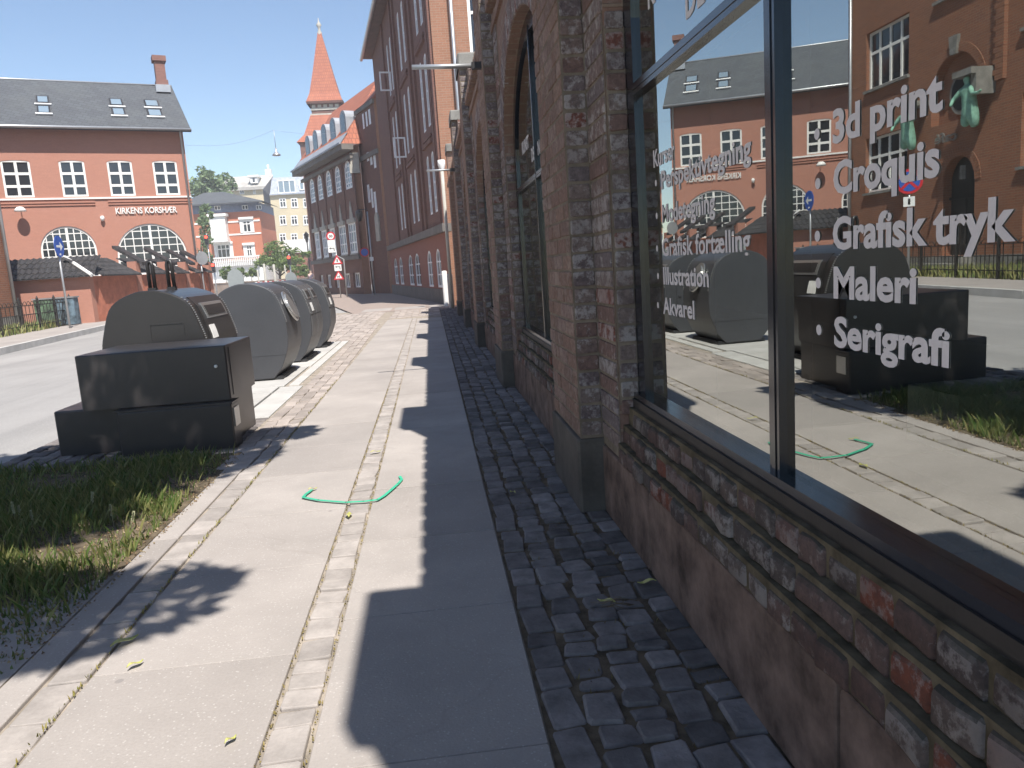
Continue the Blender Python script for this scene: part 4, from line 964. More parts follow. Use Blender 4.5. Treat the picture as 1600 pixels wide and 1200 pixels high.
mb = MB(); uq = F.px(293, 300)[0]; mb.tube([F.p(uq - .05, EZ - .05, OV), F.p(uq, EZ - .45, .12), F.p(uq, .1, .12)], .055, 8); part(mb, 'drainpipe', MT['metal'], KH)
ua, za = F.px(181, 333); ub, _ = F.px(277, 333); part(text_mb('KIRKENS KORSHÆR', F, ua, za - .05, .30, ub - ua, .05, .018, .02), 'lettering', MT['white'], KH)
uu, zz = F.px(33, 331); mb = MB(); c = F.p(uu, zz - .02, .45); mb.lathe(c, [(.0, .22), (.12, .20), (.22, .10), (.26, 0), (.0, -.02)], 14); lp = part(mb, 'wall_lamp', MT['white'], KH)
mb = MB(); mb.tube([F.p(uu, zz + .15, 0), F.p(uu, zz + .15, .4)], .02, 6); part(mb, 'lamp_arm', MT['black'], lp)
uu, zz = F.px(160, 342); mb = MB(); mb.lathe(F.p(uu, zz, .14), [(0, .1), (.09, .09), (.1, 0), (.06, -.1), (0, -.13)], 12); mb.fbox(F, uu - .06, uu + .06, zz + .08, zz + .14, 0, .14); part(mb, 'security_camera', MT['white'], KH)

# walled yard in front of it with tiled copings
MT['tile'] = bricks('black_roof_tile', (.05, .045, .045), (.035, .033, .035), (.012, .012, .012), .22, .3, .02, .4, (.10, .10, .10), 0, .8, .55)
AN = thing('yard_wall', 'red brick yard wall with black tiled lean-to roofs and slanted panels before the red house', 'wall', (-12.4, 32, 0))
A0, A1, A2 = (-15.6, 29.5), (-12.42, 29.9), (-11.35, 41.4)
Fa = Frame(A0, A1); Fb = Frame(A1, A2); WH = Fa.px(130, 432)[1]; TH = .95
mb = MB(); mb.fbox(Fa, 0, Fa.len, 0, WH, -.3, 0); part(mb, 'wall', MT['redpaint'], AN)
mb = MB(); mb.fbox(Fb, .3, Fb.len, 0, WH, -.3, 0); part(mb, 'wall', plain('painted_shade_red', (.43, .15, .09), .9), AN)  # darker red than the front wall: grazing light painted into this face
def tiled(F, u0, u1, z, d0, d1, h, par, name='tiled_roof'):
    mb = MB(); u = u0
    while u < u1 - .05:
        w = min(.21, u1 - u)
        for r_ in range(4):
            ta, tb = r_ / 4, (r_ + 1) / 4 + .04
            za, zb = z + h * ta + .03, z + h * tb; da, db = d0 + (d1 - d0) * ta, d0 + (d1 - d0) * tb
            P = [F.p(u, za, da), F.p(u + w * .5, za + .05, da), F.p(u + w, za, da), F.p(u + w, zb, db), F.p(u + w * .5, zb + .05, db), F.p(u, zb, db)]
            mb.face([P[0], P[1], P[4], P[5]]); mb.face([P[1], P[2], P[3], P[4]]); mb.face([P[0], P[1], P[2], P[2] - Vector((0, 0, .03)), P[0] - Vector((0, 0, .03))][::-1])
        u += w
    return part(mb, name, MT['tile'], par)
zr = WH
tiled(Fa, .0, Fa.len + .25, zr - .02, .28, -1.0, .75, AN)
mb = MB(); mb.tube([Fa.p(Fa.len + .2, zr + .02, .3), Fa.p(Fa.len - 1.0, zr + .78, -1.0)], .07, 6); part(mb, 'hip_tile', MT['white'], AN)
secs = [(.35, 3.6), (4.35, 6.4), (7.0, 8.6), (9.2, 10.3), (10.8, Fb.len)]
for i, (s0, s1) in enumerate(secs):
    tiled(Fb, s0, s1, zr - .02, .3, -1.0, .72, AN)
    e = s1
    mb = MB(); mb.fbox(Fb, e + .08, e + .45, 0, zr + .55, -.3, .06); part(mb, 'pier', MT['redpaint'], AN)
    if i < 4:
        mb = MB(); o_ = Fb.p(e - .05, zr + 1.12 - i * .02, -.75); q_ = Fb.p(e + .25, zr + .38, .25); up_ = Vector((0, 0, .12)); s_ = Fb.u * .6
        mb.prism([o_ - s_ * 0 , q_, q_ + s_ , o_ + s_], up_); part(mb, 'slanted_panel', MT['tile'], AN, recalc=True)
mb = MB(); mb.fbox(Fb, 0, .3, 0, WH, -.3, 0.001); part(mb, 'corner_pier', MT['redpaint'], AN)

# iron fence along the left pavement (top arches), with panels, posts, rails
FP_ = [(-10.9, 8), (-11.2, 15), (-12.0, 20.5), (-12.62, 25.2), (-12.95, 29.3)]
FE = thing('iron_fence', 'black iron fence with hooped top along the far pavement', 'fence', (-11.5, 20, 0)); MT['iron'] = paint_glossy('black_iron', (.025, .022, .02), .6)
for a, b in zip(FP_, FP_[1:]):
    F = Frame(a, b); np_ = max(1, round(F.len / 1.6)); pl = F.len / np_; rl = MB(); br_ = MB(); hp_ = MB()
    for z in (.28, .62, .90): rl.fbox(F, 0, F.len, z, z + .025, -.015, .015)
    for i in range(np_ + 1):
        po = MB(); u = pl * i; po.fbox(F, u - .03, u + .03, .05, 1.12, -.03, .03); po.lathe(F.p(u, 1.12), [(.035, 0), (.02, .05), (0, .09)], 8); part(po, 'post', MT['iron'], FE)
        if i < np_:
            nb = 10
            for k in range(1, nb):
                uu = u + pl * k / nb
                if k % 2: br_.fbox(F, uu - .008, uu + .008, .08, .95, -.008, .008)
                else: br_.fbox(F, uu - .007, uu + .007, .1, .66, -.007, .007)
            for k in range(5):
                c_ = u + pl * (k + .5) / 5; r_ = pl / 10 - .01
                hp_.tube([F.p(c_ + r_ * math.cos(t), .92 + .12 * math.sin(t)) for t in [PI * q / 8 for q in range(9)]], .009, 5)
    part(rl, 'rails', MT['iron'], FE); o = part(br_, 'bars', MT['iron'], FE); o['kind'] = 'stuff'; o = part(hp_, 'hoops', MT['iron'], FE); o['kind'] = 'stuff'
o = grass('fence_grass', (-14.1, -11.3, 14, 29.2, .09), 6500, .06, .32, leafmat('verge_grass', (.12, .2, .05), (.42, .38, .16), .3), .014, dens=lambda x, y: 1 if x < -11.2 - (y - 15) * .125 and x > -14.2 else 0)
mb = MB()
for k in range(3):
    x = -13.5 + k * .42
    mb.box((x, 29.2, .1), (x + .38, 29.38, .95))
BX = mb
for k, (c, lb) in enumerate((((.10, .16, .10), 'green painted box behind the iron fence'), ((.09, .13, .16), 'blue green painted box behind the iron fence next to the green one'))):
    t = thing('utility_box', lb, 'cabinet', (-13.6 + k * .7, 28.9, .09), 'painted boxes behind the fence')
    m_ = plain('mural_paint_%d' % k, c, .6, 0, .9, 4, 0, .4, 9)
    mb = MB(); rb(mb, (-13.9 + k * .7, 28.7, .12), (-13.25 + k * .7, 29.1, 1.05), .02); part(mb, 'body', m_, t); mb = MB(); mb.box((-13.93 + k * .7, 28.67, 1.051), (-13.22 + k * .7, 29.13, 1.10)); part(mb, 'lid', MT['metal'], t)
    mb = MB(); mb.box((-13.58 + k * .7, 28.69, .2), (-13.57 + k * .7, 28.698, 1.0)); part(mb, 'door_gap', MT['black'], t)

# ---------------------------------------------------------------- signs
MT['signblue'] = plain('sign_blue', (.03, .10, .42), .5, 0, .02, 1, 0); MT['signred'] = plain('sign_red', (.55, .02, .03), .5, 0, .02, 1, 0); MT['signwhite'] = plain('sign_white', (.80, .80, .78), .5, 0, .02, 1, 0); MT['signblack'] = plain('sign_black', (.02, .02, .02), .5, 0, .02, 1, 0)
MT['lampred'] = newmat('red_signal')[0]; b_ = MT['lampred'].node_tree.nodes['Principled BSDF']; b_.inputs['Base Color'].default_value = (.6, .03, .02, 1); b_.inputs['Emission Color'].default_value = (1, .06, .03, 1); b_.inputs['Emission Strength'].default_value = 2.5
def disc(mb, F, u, z, r, d, th=.012, n=28, m=0, sx=1):
    mb.prism([F.p(u + r * sx * math.cos(2 * PI * k / n), z + r * math.sin(2 * PI * k / n), d) for k in range(n)], F.n * th, m)
def dirframe(x, y, dx=0, dy=-1):
    f = Frame((x, y), (x + 1, y)); f.u = Vector((-dy, dx, 0)); f.n = Vector((dx, dy, 0)); return f
# direction arrow sign (blue) at the fence end
g = at(103, 470, 26.3); t = thing('arrow_sign', 'round blue arrow sign on a tall grey post by the iron fence', 'sign', (g.x, g.y, .09)); F = dirframe(g.x, g.y, 1.0, .02)
mb = MB(); mb.tube([F.p(0, .05), F.p(0, 2.95)], .035, 8); part(mb, 'post', MT['metal'], t)
z_ = at(93, 385, 26.3).z; mb = MB(); disc(mb, F, 0, z_, .34, .04); pl_ = part(mb, 'sign_disc', MT['signblue'], t, recalc=True)
mb = MB(); mb.fbox(F, -.2, .08, z_ - .035, z_ + .035, .053, .056); mb.prism([F.p(.06, z_ - .14, .053), F.p(.24, z_, .053), F.p(.06, z_ + .14, .053)], F.n * .003); mb.fbox(F, -.05, .05, z_ - .28, z_ - .22, .053, .056); part(mb, 'arrow', MT['signwhite'], pl_)
# no-stopping sign further along (mirrored in the glass)
t = thing('no_stopping_sign', 'round blue sign with red cross and rim, mirrored in the shop glass', 'sign', (-11.3, 20, .09)); F = dirframe(-11.3, 20, .6, -.8)
v_ = ray(1398, 285) ; zs_ = 1.2 + v_.z * 20.0; mb = MB(); mb.tube([F.p(0, .05), F.p(0, zs_ + .3)], .035, 8); part(mb, 'post', MT['metal'], t)
mb = MB(); disc(mb, F, 0, zs_, .33, .04); rim = part(mb, 'sign_rim', MT['signred'], t, recalc=True); mb = MB(); disc(mb, F, 0, zs_, .26, .053, .003); part(mb, 'sign_face', MT['signblue'], rim, recalc=True)
mb = MB()
for s_ in (-1, 1):
    e = Vector((.707, .707 * s_)); p_ = Vector((-.707 * s_, .707)); Q = [e * .27 + p_ * .035, e * .27 - p_ * .035, -e * .27 - p_ * .035, -e * .27 + p_ * .035]
    mb.prism([F.p(q.x, zs_ + q.y, .0565 + (.001 if s_ > 0 else 0)) for q in Q], F.n * .002)
part(mb, 'cross', MT['signred'], rim, recalc=True)
mb = MB(); mb.fbox(F, -.14, .14, zs_ - .66, zs_ - .40, .04, .05); q = part(mb, 'plate', MT['signwhite'], t); part(text_mb('1', F, -.03, zs_ - .61, .16, .06, .002, .02, .052), 'lettering', MT['signblack'], q)

# ================================================================== FAR BUILDINGS ON THE RIGHT SIDE
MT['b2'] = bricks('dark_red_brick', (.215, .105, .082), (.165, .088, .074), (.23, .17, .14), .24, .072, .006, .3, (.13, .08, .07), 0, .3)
MT['b2lit'] = bricks('painted_sun_brick', (.36, .18, .115), (.30, .15, .095), (.34, .25, .19), .24, .072, .007, .1, (.2, .12, .08), 0, .3)  # brighter copy of the dark red brick, sunlight put into its colour
MT['b2plain'] = bricks('smooth_red_wall', (.32, .15, .115), (.29, .135, .105), (.30, .14, .105), .24, .072, .004, .3, (.28, .12, .09), 0, .2)
MT['redtile'] = bricks('orange_roof_tile', (.46, .165, .095), (.38, .13, .08), (.20, .075, .05), .22, .32, .02, .2, (.40, .15, .10), 0, .8, .7)
MT['stone'] = plain('pale_sandstone', (.42, .40, .35), .9, 0, .15, 3, .3)
MT['stonedark'] = plain('dark_stone_band', (.17, .155, .14), .9, 0, .2, 2, .3)
MT['zinc'] = plain('grey_zinc', (.30, .32, .35), .6, 0, .15, 2, 0)
MT['fr2'] = plain('pale_window_frame', (.80, .81, .83), .5, 0, .04, 2, 0)
def Lw(F, u0, u1, z0, z1, par, **k): return winrect(F, u0, u1, z0, z1, par, **k)
# --- school-like building with narrow paired windows
B2 = thing('school_building', 'tall dark red brick building with paired narrow windows beyond the brown brick wall', 'building', (0, 34, 0))
C0 = (.65, 25.0); C1 = (-2.111, 43.657); F = Frame(C1, C0); L2 = F.len; H2 = 12.6
hs = []; wi = []
for (x0, x1) in ((617.4, 622.7), (625.5, 631), (640, 647), (650, 658), (669.5, 677), (683, 691)):
    ua = F.px(x0, 435)[0]; ub = F.px(x1, 435)[0]; w_ = max(.85, abs(ub - ua)); c_ = (ua + ub) / 2; wi.append((c_ - w_ / 2, c_ + w_ / 2, .55, 1.45, .45, 'a'))
tall = []
for (x0, x1) in ((674, 0), (682, 0), (646, 0), (653, 0), (626, 0), (631, 0)): tall.append(F.px(x0, 330)[0])
for c_ in tall:
    w_ = .62
    for (z0, z1) in ((3.1, 5.1), (5.9, 8.2), (9.1, 11.3)): wi.append((c_ - w_ / 2, c_ + w_ / 2, z0, z1 - .15, .15, 'r'))
mb = MB(); wall(mb, F, [(0, 2.62), (L2, 2.62), (L2, H2), (0, H2)], [archh(a, b, c, d, r, 6) for a, b, c, d, r, t in wi if t == 'r'], .2)
part(mb, 'upper_wall', MT['b2'], B2)
mb = MB(); wall(mb, F, [(0, 0), (L2, 0), (L2, 2.36), (0, 2.36)], [archh(a, b, c, d, r, 8) for a, b, c, d, r, t in wi if t == 'a'], .2); part(mb, 'lower_wall', MT['b2plain'], B2)
mb = MB(); mb.fbox(F, -.02, L2 + .03, 2.361, 2.619, -.2, .14); part(mb, 'stone_band', MT['stonedark'], B2)
mb = MB(); mb.fbox(F, -.01, L2 + .0, 0, .5, .001, .05); part(mb, 'plinth', MT['stonedark'], B2)
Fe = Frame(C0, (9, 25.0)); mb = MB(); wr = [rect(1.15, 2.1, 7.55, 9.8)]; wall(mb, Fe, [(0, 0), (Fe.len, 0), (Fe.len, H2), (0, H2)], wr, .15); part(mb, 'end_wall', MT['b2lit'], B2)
winrect(Fe, 1.15, 2.1, 7.55, 9.8, B2, 2, (.4,), -.04, .09, .09)
p0 = at(702, 0, 24.85); p1 = at(716, 168, 24.85); mb = MB(); mb.tube([(p1.x, 24.86, .1), (p1.x, 24.86, H2)], .06, 8); part(mb, 'drainpipe', MT['metal'], B2)
for a, b, c, d, r, t in wi: winarch(F, a, b, c, d, r, B2, 2, 3 if t == 'a' else 4, -.02, .08, .05, fm='fr2')
mb = MB()
us = sorted(tall); 
for c_ in [us[0] - 1.2, (us[1] + us[2]) / 2 - .5, (us[1] + us[2]) / 2 + .5, (us[3] + us[4]) / 2 - .5, (us[3] + us[4]) / 2 + .5, us[5] + 1.0, L2 - .25]:
    pm = MB(); pm.fbox(F, c_ - .16, c_ + .16, 2.62, H2 - .1, .001, .08); part(pm, 'pilaster', MT['b2'], B2)
for z in (5.35, 8.5):
    for i in range(0, 6, 2):
        a_ = min(us[i], us[i + 1]) - .45; b_2 = max(us[i], us[i + 1]) + .45; 
        for q_ in ((a_, b_2, z, z + .12, .001, .09), (a_ + .1, b_2 - .1, z + .2, z + .28, .001, .06)): mb = MB(); mb.fbox(F, *q_); part(mb, 'brick_band', MT['b2'], B2)
mb = MB(); z = H2
P = [F.p(-.5, z, .5), F.p(L2 + .6, z, .55), F.p(L2 + .2, z + 3.2, -1.0), F.p(-.2, z + 3.2, -1.2)]
mb.face(P); mb.face([F.p(-.5, z, .5), F.p(-.2, z + 3.2, -1.2), F.p(-.2, z + 3.2, -6), F.p(-.5, z, -8)]); mb.face([F.p(L2 + .2, z + 3.2, -1), F.p(L2 + .6, z, .55), F.p(L2 + .6, z, -8), F.p(L2 + .2, z + 3.2, -7)])
rf = part(mb, 'roof', MT['redtile'], B2)
mb = MB(); mb.face([F.p(-.5, z - .01, .5), F.p(L2 + .6, z - .01, .55), F.p(L2 + .6, z - .01, -8), F.p(-.5, z - .01, -8)]); part(mb, 'soffit', plain('brown_soffit', (.13, .09, .08)), rf)
mb = MB(); mb.tube([F.p(-.55, z - .03, .55), F.p(L2 + .6, z - .03, .6)], .09, 8); part(mb, 'gutter', MT['metal'], rf)
for (px, py, k) in ((615, 127, 0), (638, 230, 0)):
    u_, z_ = F.px(px, py); mb = MB(); 
    for (a, b, c, d) in ((0, .5, 0, .06), (0, .5, .74, .8), (0, .06, .06, .74), (.44, .5, .06, .74)): mb.fbox(F, u_ - .02, u_ + .02, z_ - .4 + c, z_ - .4 + d, .1 + a, .1 + b)
    part(mb, 'open_casement', MT['fr2'], B2)
g = at(709, 480, 23.6); t = thing('rainwater_pipe', 'pale rainwater pipe with hopper head at the far end of the brown wall', 'drainpipe', (.60, 23.3, 0))
hz_ = at(697, 262, 23.3).z; mb = MB(); mb.tube([(.60, 23.3, .0), (.60, 23.3, hz_)], .05, 8); part(mb, 'pipe', MT['stone'], t); mb = MB(); mb.lathe((.60, 23.3, hz_), [(.05, -.1), (.11, .08), (.11, .22), (0, .22)], 8); part(mb, 'hopper', MT['white'], t)
# --- middle block
MBK = thing('middle_house', 'narrow dark red brick house with stepped stair windows between two larger brick buildings', 'building', (-2.8, 46, 0))
M0, M1 = (-3.54, 47.5), (-2.287, 44.257); F = Frame(M0, M1); LM = F.len; Fr = Frame(M1, (-.5, M1[1])); HM = F.px(588, 150)[1]
ws = []
for (x0, x1, y0, y1) in ((574.5, 578, 288, 317), (580, 583, 294, 325), (585, 588.3, 299, 334), (573, 576.5, 238, 252), (578, 581.5, 236, 258), (583.5, 587, 233, 263), (566.5, 569, 177, 202), (571.5, 574, 174, 198), (576, 579, 170, 195)):
    u0 = F.px(x0, (y0 + y1) / 2)[0]; u1 = F.px(x1, (y0 + y1) / 2)[0]; z1 = F.px((x0 + x1) / 2, y0)[1]; z0 = F.px((x0 + x1) / 2, y1)[1]
    if u0 > .02 and u1 < LM - .02: ws.append((u0, u1, z0, z1))
mb = MB(); wall(mb, F, [(0, 0), (LM, 0), (LM, HM), (0, HM)], [rect(*w) for w in ws], .2); part(mb, 'wall', MT['b2'], MBK)
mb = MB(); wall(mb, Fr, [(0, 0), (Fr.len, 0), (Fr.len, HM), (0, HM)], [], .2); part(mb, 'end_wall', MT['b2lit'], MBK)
for w in ws: winrect(F, *w, MBK, 1, (.5,), -.03, .14, .06, sill=False, fm='fr2')
du0 = F.px(586, 400)[0]; du1 = F.px(594, 400)[0]
mb = MB(); dh = archh(LM - 1.5, LM - .8, 3.0, 4.2, .4, 10); mb.prism([F.p(*q, .001) for q in dh], F.n * .08); part(mb, 'blind_arch', MT['stone'], MBK, recalc=True)
mb = MB(); ap = F.p(LM * .7, HM + 3.0, -3.0)
q = [F.p(-.0, HM, .12), F.p(LM + .1, HM, .12), F.p(LM + .1, HM, -5), F.p(-.0, HM, -5)]
for i in range(4): mb.face([q[i], q[(i + 1) % 4], ap])
r_ = part(mb, 'roof', MT['redtile'], MBK); mb = MB(); mb.fbox(F, -.0, LM + .1, HM - .25, HM - .02, .0, .12); part(mb, 'cornice', MT['stonedark'], MBK); mb = MB(); mb.fbox(F, -.1, LM + .1, HM - 2.9, HM - 2.65, .0, .12); part(mb, 'stone_band', MT['stonedark'], MBK)
# --- building with arched windows and stone corner
B3 = thing('arched_window_building', 'dark red brick building with tall arched windows, dormers and a stone-capped lit corner', 'building', (-6, 52, 0))
D0, D1 = (-8.292, 57.28), (-3.974, 47.0); F = Frame(D0, D1); L3 = F.len; H3 = F.px(546, 228)[1]
up = []; lo = []
for (x0, x1, y0, y1) in ((484, 492, 280, 320), (496, 504, 272, 315), (509, 518, 266, 309), (523, 532, 258, 303), (538, 549, 250, 296)):
    u0 = F.px(x0, (y0 + y1) / 2)[0]; u1 = F.px(x1, (y0 + y1) / 2)[0]; up.append((max(.2, u0), u1))
uz1 = F.px(543, 250)[1]; uz0 = F.px(543, 296)[1]; lz1 = F.px(552, 347)[1]; lz0 = F.px(552, 396)[1]
for (x0, x1) in ((493, 500), (504, 512), (517, 525), (531, 542), (546, 558)):
    u0 = F.px(x0, 380)[0]; u1 = F.px(x1, 380)[0]; lo.append((u0, u1))
bs = [(a + .1, b - .1, .4, 1.3) for a, b in lo]
mb = MB(); zc1 = 1.9; zc2 = (lz1 + uz0) / 2
wall(mb, F, rect(0, L3, 0, zc1), [rect(*b) for b in bs], .25); wall(mb, F, rect(0, L3, zc1, zc2), [rect(a, b, lz0, lz1) for a, b in lo], .25); wall(mb, F, rect(0, L3, zc2, H3), [archh(a, b, uz0, uz1 - (b - a) / 2, (b - a) / 2, 8) for a, b in up], .25)
part(mb, 'wall', MT['b2'], B3)
for a, b in up: winarch(F, a, b, uz0, uz1 - (b - a) / 2, (b - a) / 2, B3, 3, 5, -.03, .14, .08, fm='fr2', gm='glassblue')
for a, b in lo: winrect(F, a, b, lz0, lz1, B3, 3, (.3, .65), -.03, .13, .08, fm='fr2', gm='glassblue', sillm='stone')
for a, b in [(x[0], x[1]) for x in bs]: winrect(F, a, b, .4, 1.3, B3, 3, (), -.15, .1, .05, fm='fr2', sill=False)
mb = MB()
for i in range(len(up) + 1):
    c_ = (up[i - 1][1] + up[i][0]) / 2 if 0 < i < len(up) else (up[0][0] - .4 if i == 0 else up[-1][1] + .4)
    pm = MB(); pm.fbox(F, c_ - .18, c_ + .18, 2.4, H3 - .8, .001, .06); part(pm, 'pilaster', MT['b2'], B3)
for nm_, a_ in (('frieze_band', (-.3, L3 + .3, H3 - .75, H3 - .55, 0, .2)), ('cornice', (-.5, L3 + .5, H3 - .3, H3 + .02, 0, .7)), ('plinth_band', (-.1, L3 + .05, 2.1, 2.35, .0, .15))): mb = MB(); mb.fbox(F, *a_); part(mb, nm_, MT['stonedark'], B3)
for a, b in up:
    mb = MB(); mb.fbox(F, a - .1, b + .1, uz0 - 2.0, uz0 - 1.75, .0, .12); mb.prism([F.p(a + .35, uz0 - 1.75, .01), F.p(b - .35, uz0 - 1.75, .01), F.p((a + b) / 2, uz0 - .7, .01)], F.n * .05); part(mb, 'stone_panel', MT['stone'], B3, recalc=True)
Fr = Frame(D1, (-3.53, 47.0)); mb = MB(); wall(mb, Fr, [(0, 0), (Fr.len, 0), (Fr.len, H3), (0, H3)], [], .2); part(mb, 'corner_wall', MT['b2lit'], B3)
mb = MB(); mb.fbox(Fr, -.08, .42, H3 - 1.1, H3 - .45, -.0, .22); mb.fbox(Fr, -.14, .42, H3 - 1.6, H3 - 1.1, 0, .28); part(mb, 'capital', MT['stone'], B3)
mb = MB(); q = [F.p(-.5, H3 + .02, .7), F.p(L3 + .5, H3 + .02, .7), F.p(L3 - 1.5, H3 + 4.2, -2.6), F.p(-.2, H3 + 4.2, -2.6)]
mb.face(q); mb.face([F.p(L3 + .5, H3, .7), F.p(L3 + .5, H3, -7), F.p(L3 - 1.5, H3 + 4.2, -4), F.p(L3 - 1.5, H3 + 4.2, -2.6)]); rf = part(mb, 'roof', MT['redtile'], B3)
mb = MB(); mb.face([F.p(-.5, H3 + .03, .72), F.p(L3 + .4, H3 + .03, .72), F.p(L3 + .3, H3 + .7, .2), F.p(-.45, H3 + .7, .2)]); mb.fbox(F, -.5, L3 + .4, H3 + .0, H3 + .10, .7, .80); part(mb, 'zinc_eave', MT['zinc'], rf)
for i in range(5):
    c_ = (up[i][0] + up[i][1]) / 2; mb = MB(); sh = archh(c_ - .6, c_ + .6, H3 + .7, H3 + 1.7, .45, 8); mb.prism([F.p(*q, -1.6) for q in sh], F.n * 1.6); dm = part(mb, 'dormer', MT['zinc'], rf, recalc=True)
    mb = MB(); mb.prism([F.p(c_ + (u - c_) * .7, H3 + .9 + (z - H3 - .7) * .75, .004) for u, z in sh], F.n * .01); w_ = part(mb, 'pane', MT['glass'], rf, recalc=True)
# tower with lantern and spire
TW = thing('spire_tower', 'pointed orange tiled tower spire with pale lantern above the roofs', 'tower', (-12.5, 85, 0))
tc = at(511, 170, 86); hw = abs(at(538, 162, 86).x - at(482, 162, 86).x) / 2; zb = at(510, 163, 86).z; zap = at(499, 52, 86).z; ztip = at(499, 28, 86).z; zl = at(510, 184, 86).z; zl2 = at(500, 228, 86).z
def sqring(c, h, z): return [Vector((c.x - h, c.y - h, z)), Vector((c.x + h, c.y - h, z)), Vector((c.x + h, c.y + h, z)), Vector((c.x - h, c.y + h, z))]
def frus(mb, c, levels, m=0):
    for (h0, z0), (h1, z1) in zip(levels, levels[1:]):
        a = sqring(c, h0, z0); b = sqring(c, h1, z1)
        for i in range(4): mb.face([a[i], a[(i + 1) % 4], b[(i + 1) % 4], b[i]], m)
mb = MB(); frus(mb, tc, [(hw, zb), (hw * .80, zb + (zap - zb) * .12), (hw * .56, zb + (zap - zb) * .40), (hw * .10, zap)]); part(mb, 'spire', MT['redtile'], TW)
mb = MB(); frus(mb, tc, [(hw * .78, zl), (hw * .78, zb + .05)]); frus(mb, tc, [(hw * .98, zb - .25), (hw * 1.02, zb - .01), (hw * .9, zb)]); part(mb, 'lantern', MT['b2'], TW)
mb = MB(); frus(mb, tc, [(hw * .82, zl + .5), (hw * .82, zl + .75)]); 
for k in range(5): x = tc.x + hw * .8 * (k / 2 - 1) * .8; mb.box((x - .18, tc.y - hw * .80, zl + .78), (x + .18, tc.y - hw * .78, zb - .3))
frus(mb, tc, [(hw * .86, zl - .1), (hw * .86, zl + .15)]); part(mb, 'lantern_trim', MT['stone'], TW)
mb = MB(); frus(mb, tc, [(hw * 1.65, zl2), (hw * 1.25, zl2 + (zl - zl2) * .3), (hw * .86, zl)]); part(mb, 'lower_roof', MT['redtile'], TW)
mb = MB(); frus(mb, tc, [(hw * 1.5, 0), (hw * 1.5, zl2)]); part(mb, 'tower_wall', MT['b2'], TW)
mb = MB(); mb.lathe((tc.x, tc.y, 0), [(hw * .12, zap - .2), (hw * .14, zap), (.12, zap + .3), (.16, zap + .6), (.28, zap + .8), (.12, zap + 1.05), (.05, zap + 1.2), (.03, ztip), (0, ztip)], 10); part(mb, 'finial', MT['stone'], TW)

# ================================================================== FAR SIDE: villa, apartment blocks
def fbld(name, label, xl, xr, Y, ytop, ybase=None, depth=10, m=None, obj=None):
    pass
VL = thing('villa', 'orange red villa with white balcony, blue grey frieze and low hipped slate roof', 'house', (-24, 95, 0)); Yv = 95
F = Frame(tuple(at(300, 400, Yv)[:2]), tuple(at(413, 400, Yv)[:2])); q = lambda x, y: F.px(x, y)
MT['villa'] = bricks('orange_villa_brick', (.52, .19, .11), (.48, .17, .10), (.45, .20, .13), .25, .075, .005, .1, (.4, .2, .12), 0, .2); MT['frieze'] = plain('blue_grey_frieze', (.17, .20, .28), .8)
zf1 = q(370, 317)[1]; zf0 = q(370, 331)[1]; zb0 = q(370, 410)[1]
mb = MB(); mb.fbox(F, 0, F.len, zb0, zf0, -9, 0); part(mb, 'wall', MT['villa'], VL)
mb = MB(); mb.fbox(F, 0.02, F.len - .02, zf0, zf1, -9, .04); part(mb, 'frieze', MT['frieze'], VL)
mb = MB(); mb.fbox(F, .0, F.len, 0, zb0, -9, .1); mb.fbox(F, 0, F.len, zb0 + .1, zb0 + .2, .01, .5); part(mb, 'white_base', MT['white'], VL)
mb = MB(); zr_ = q(340, 294)[1]; e = [F.p(-.9, zf1, 1.0), F.p(F.len + .7, zf1, 1.0), F.p(F.len + .7, zf1, -9.5), F.p(-.9, zf1, -9.5)]; rdg = [F.p(1.2, zr_, -4), F.p(F.len * .42, zr_, -4)]
mb.face([e[0], e[1], rdg[1], rdg[0]]); mb.face([e[1], e[2], rdg[1]]); mb.face([e[3], e[0], rdg[0]]); mb.face([F.p(-.9, zf1 - .15, 1.0), F.p(F.len + .7, zf1 - .15, 1.0), e[1], e[0]]); part(mb, 'roof', MT['slate'], VL)
mb = MB()
for yb_ in (346, 366): z = q(395, yb_)[1]; mb.fbox(F, 0.3, F.len - .05, z, z + .18, .001, .06)
part(mb, 'white_bands', MT['white'], VL)
for (x0, x1, y0, y1, nc) in ((378, 394, 343, 363, 2), (384, 396, 383, 402, 2), (338, 362, 382, 403, 3), (335, 345, 322, 328, 2), (378, 388, 321, 327, 2), (400, 409, 321, 327, 2)):
    (u0, z1), (u1, z0) = q(x0, y0), q(x1, y1); mb = MB(); big = y1 - y0 > 10
    w = winrect(F, u0, u1, z0, z1, VL, nc, (.35,) if big else (), .06, .14 if big else .06, .1, sill=False)
    if big: mb.fbox(F, u0 - .35, u1 + .35, z1 + .0, z1 + .25, .01, .3); mb.fbox(F, u0 - .3, u0 - .02, z0, z1 - .001, .01, .12); mb.fbox(F, u1 + .02, u1 + .3, z0, z1 - .001, .01, .12); part(mb, 'surround', MT['white'], w)
mb = MB(); (u0, z1), (u1, z0) = q(331, 340), q(359, 374); mb.fbox(F, u0, u1, z0, z1, .0, 1.2); mb.fbox(F, u0 - .2, u1 + .2, z1, z1 + .3, 0, 1.4); mb.fbox(F, u0 - .1, u1 + .1, z0 - .3, z0, 0, 1.5); part(mb, 'bay', MT['white'], VL)
mb = MB(); (u0, z1), (u1, z0) = q(332, 404), q(410, 413)
for k in range(26): u = u0 + (u1 - u0) * k / 26; mb.fbox(F, u, u + .12, z0, z1 - .1, .85, .95)
mb.fbox(F, u0, u1, z1 - .1, z1 + .05, .8, 1.0); o = part(mb, 'balustrade', MT['white'], VL)
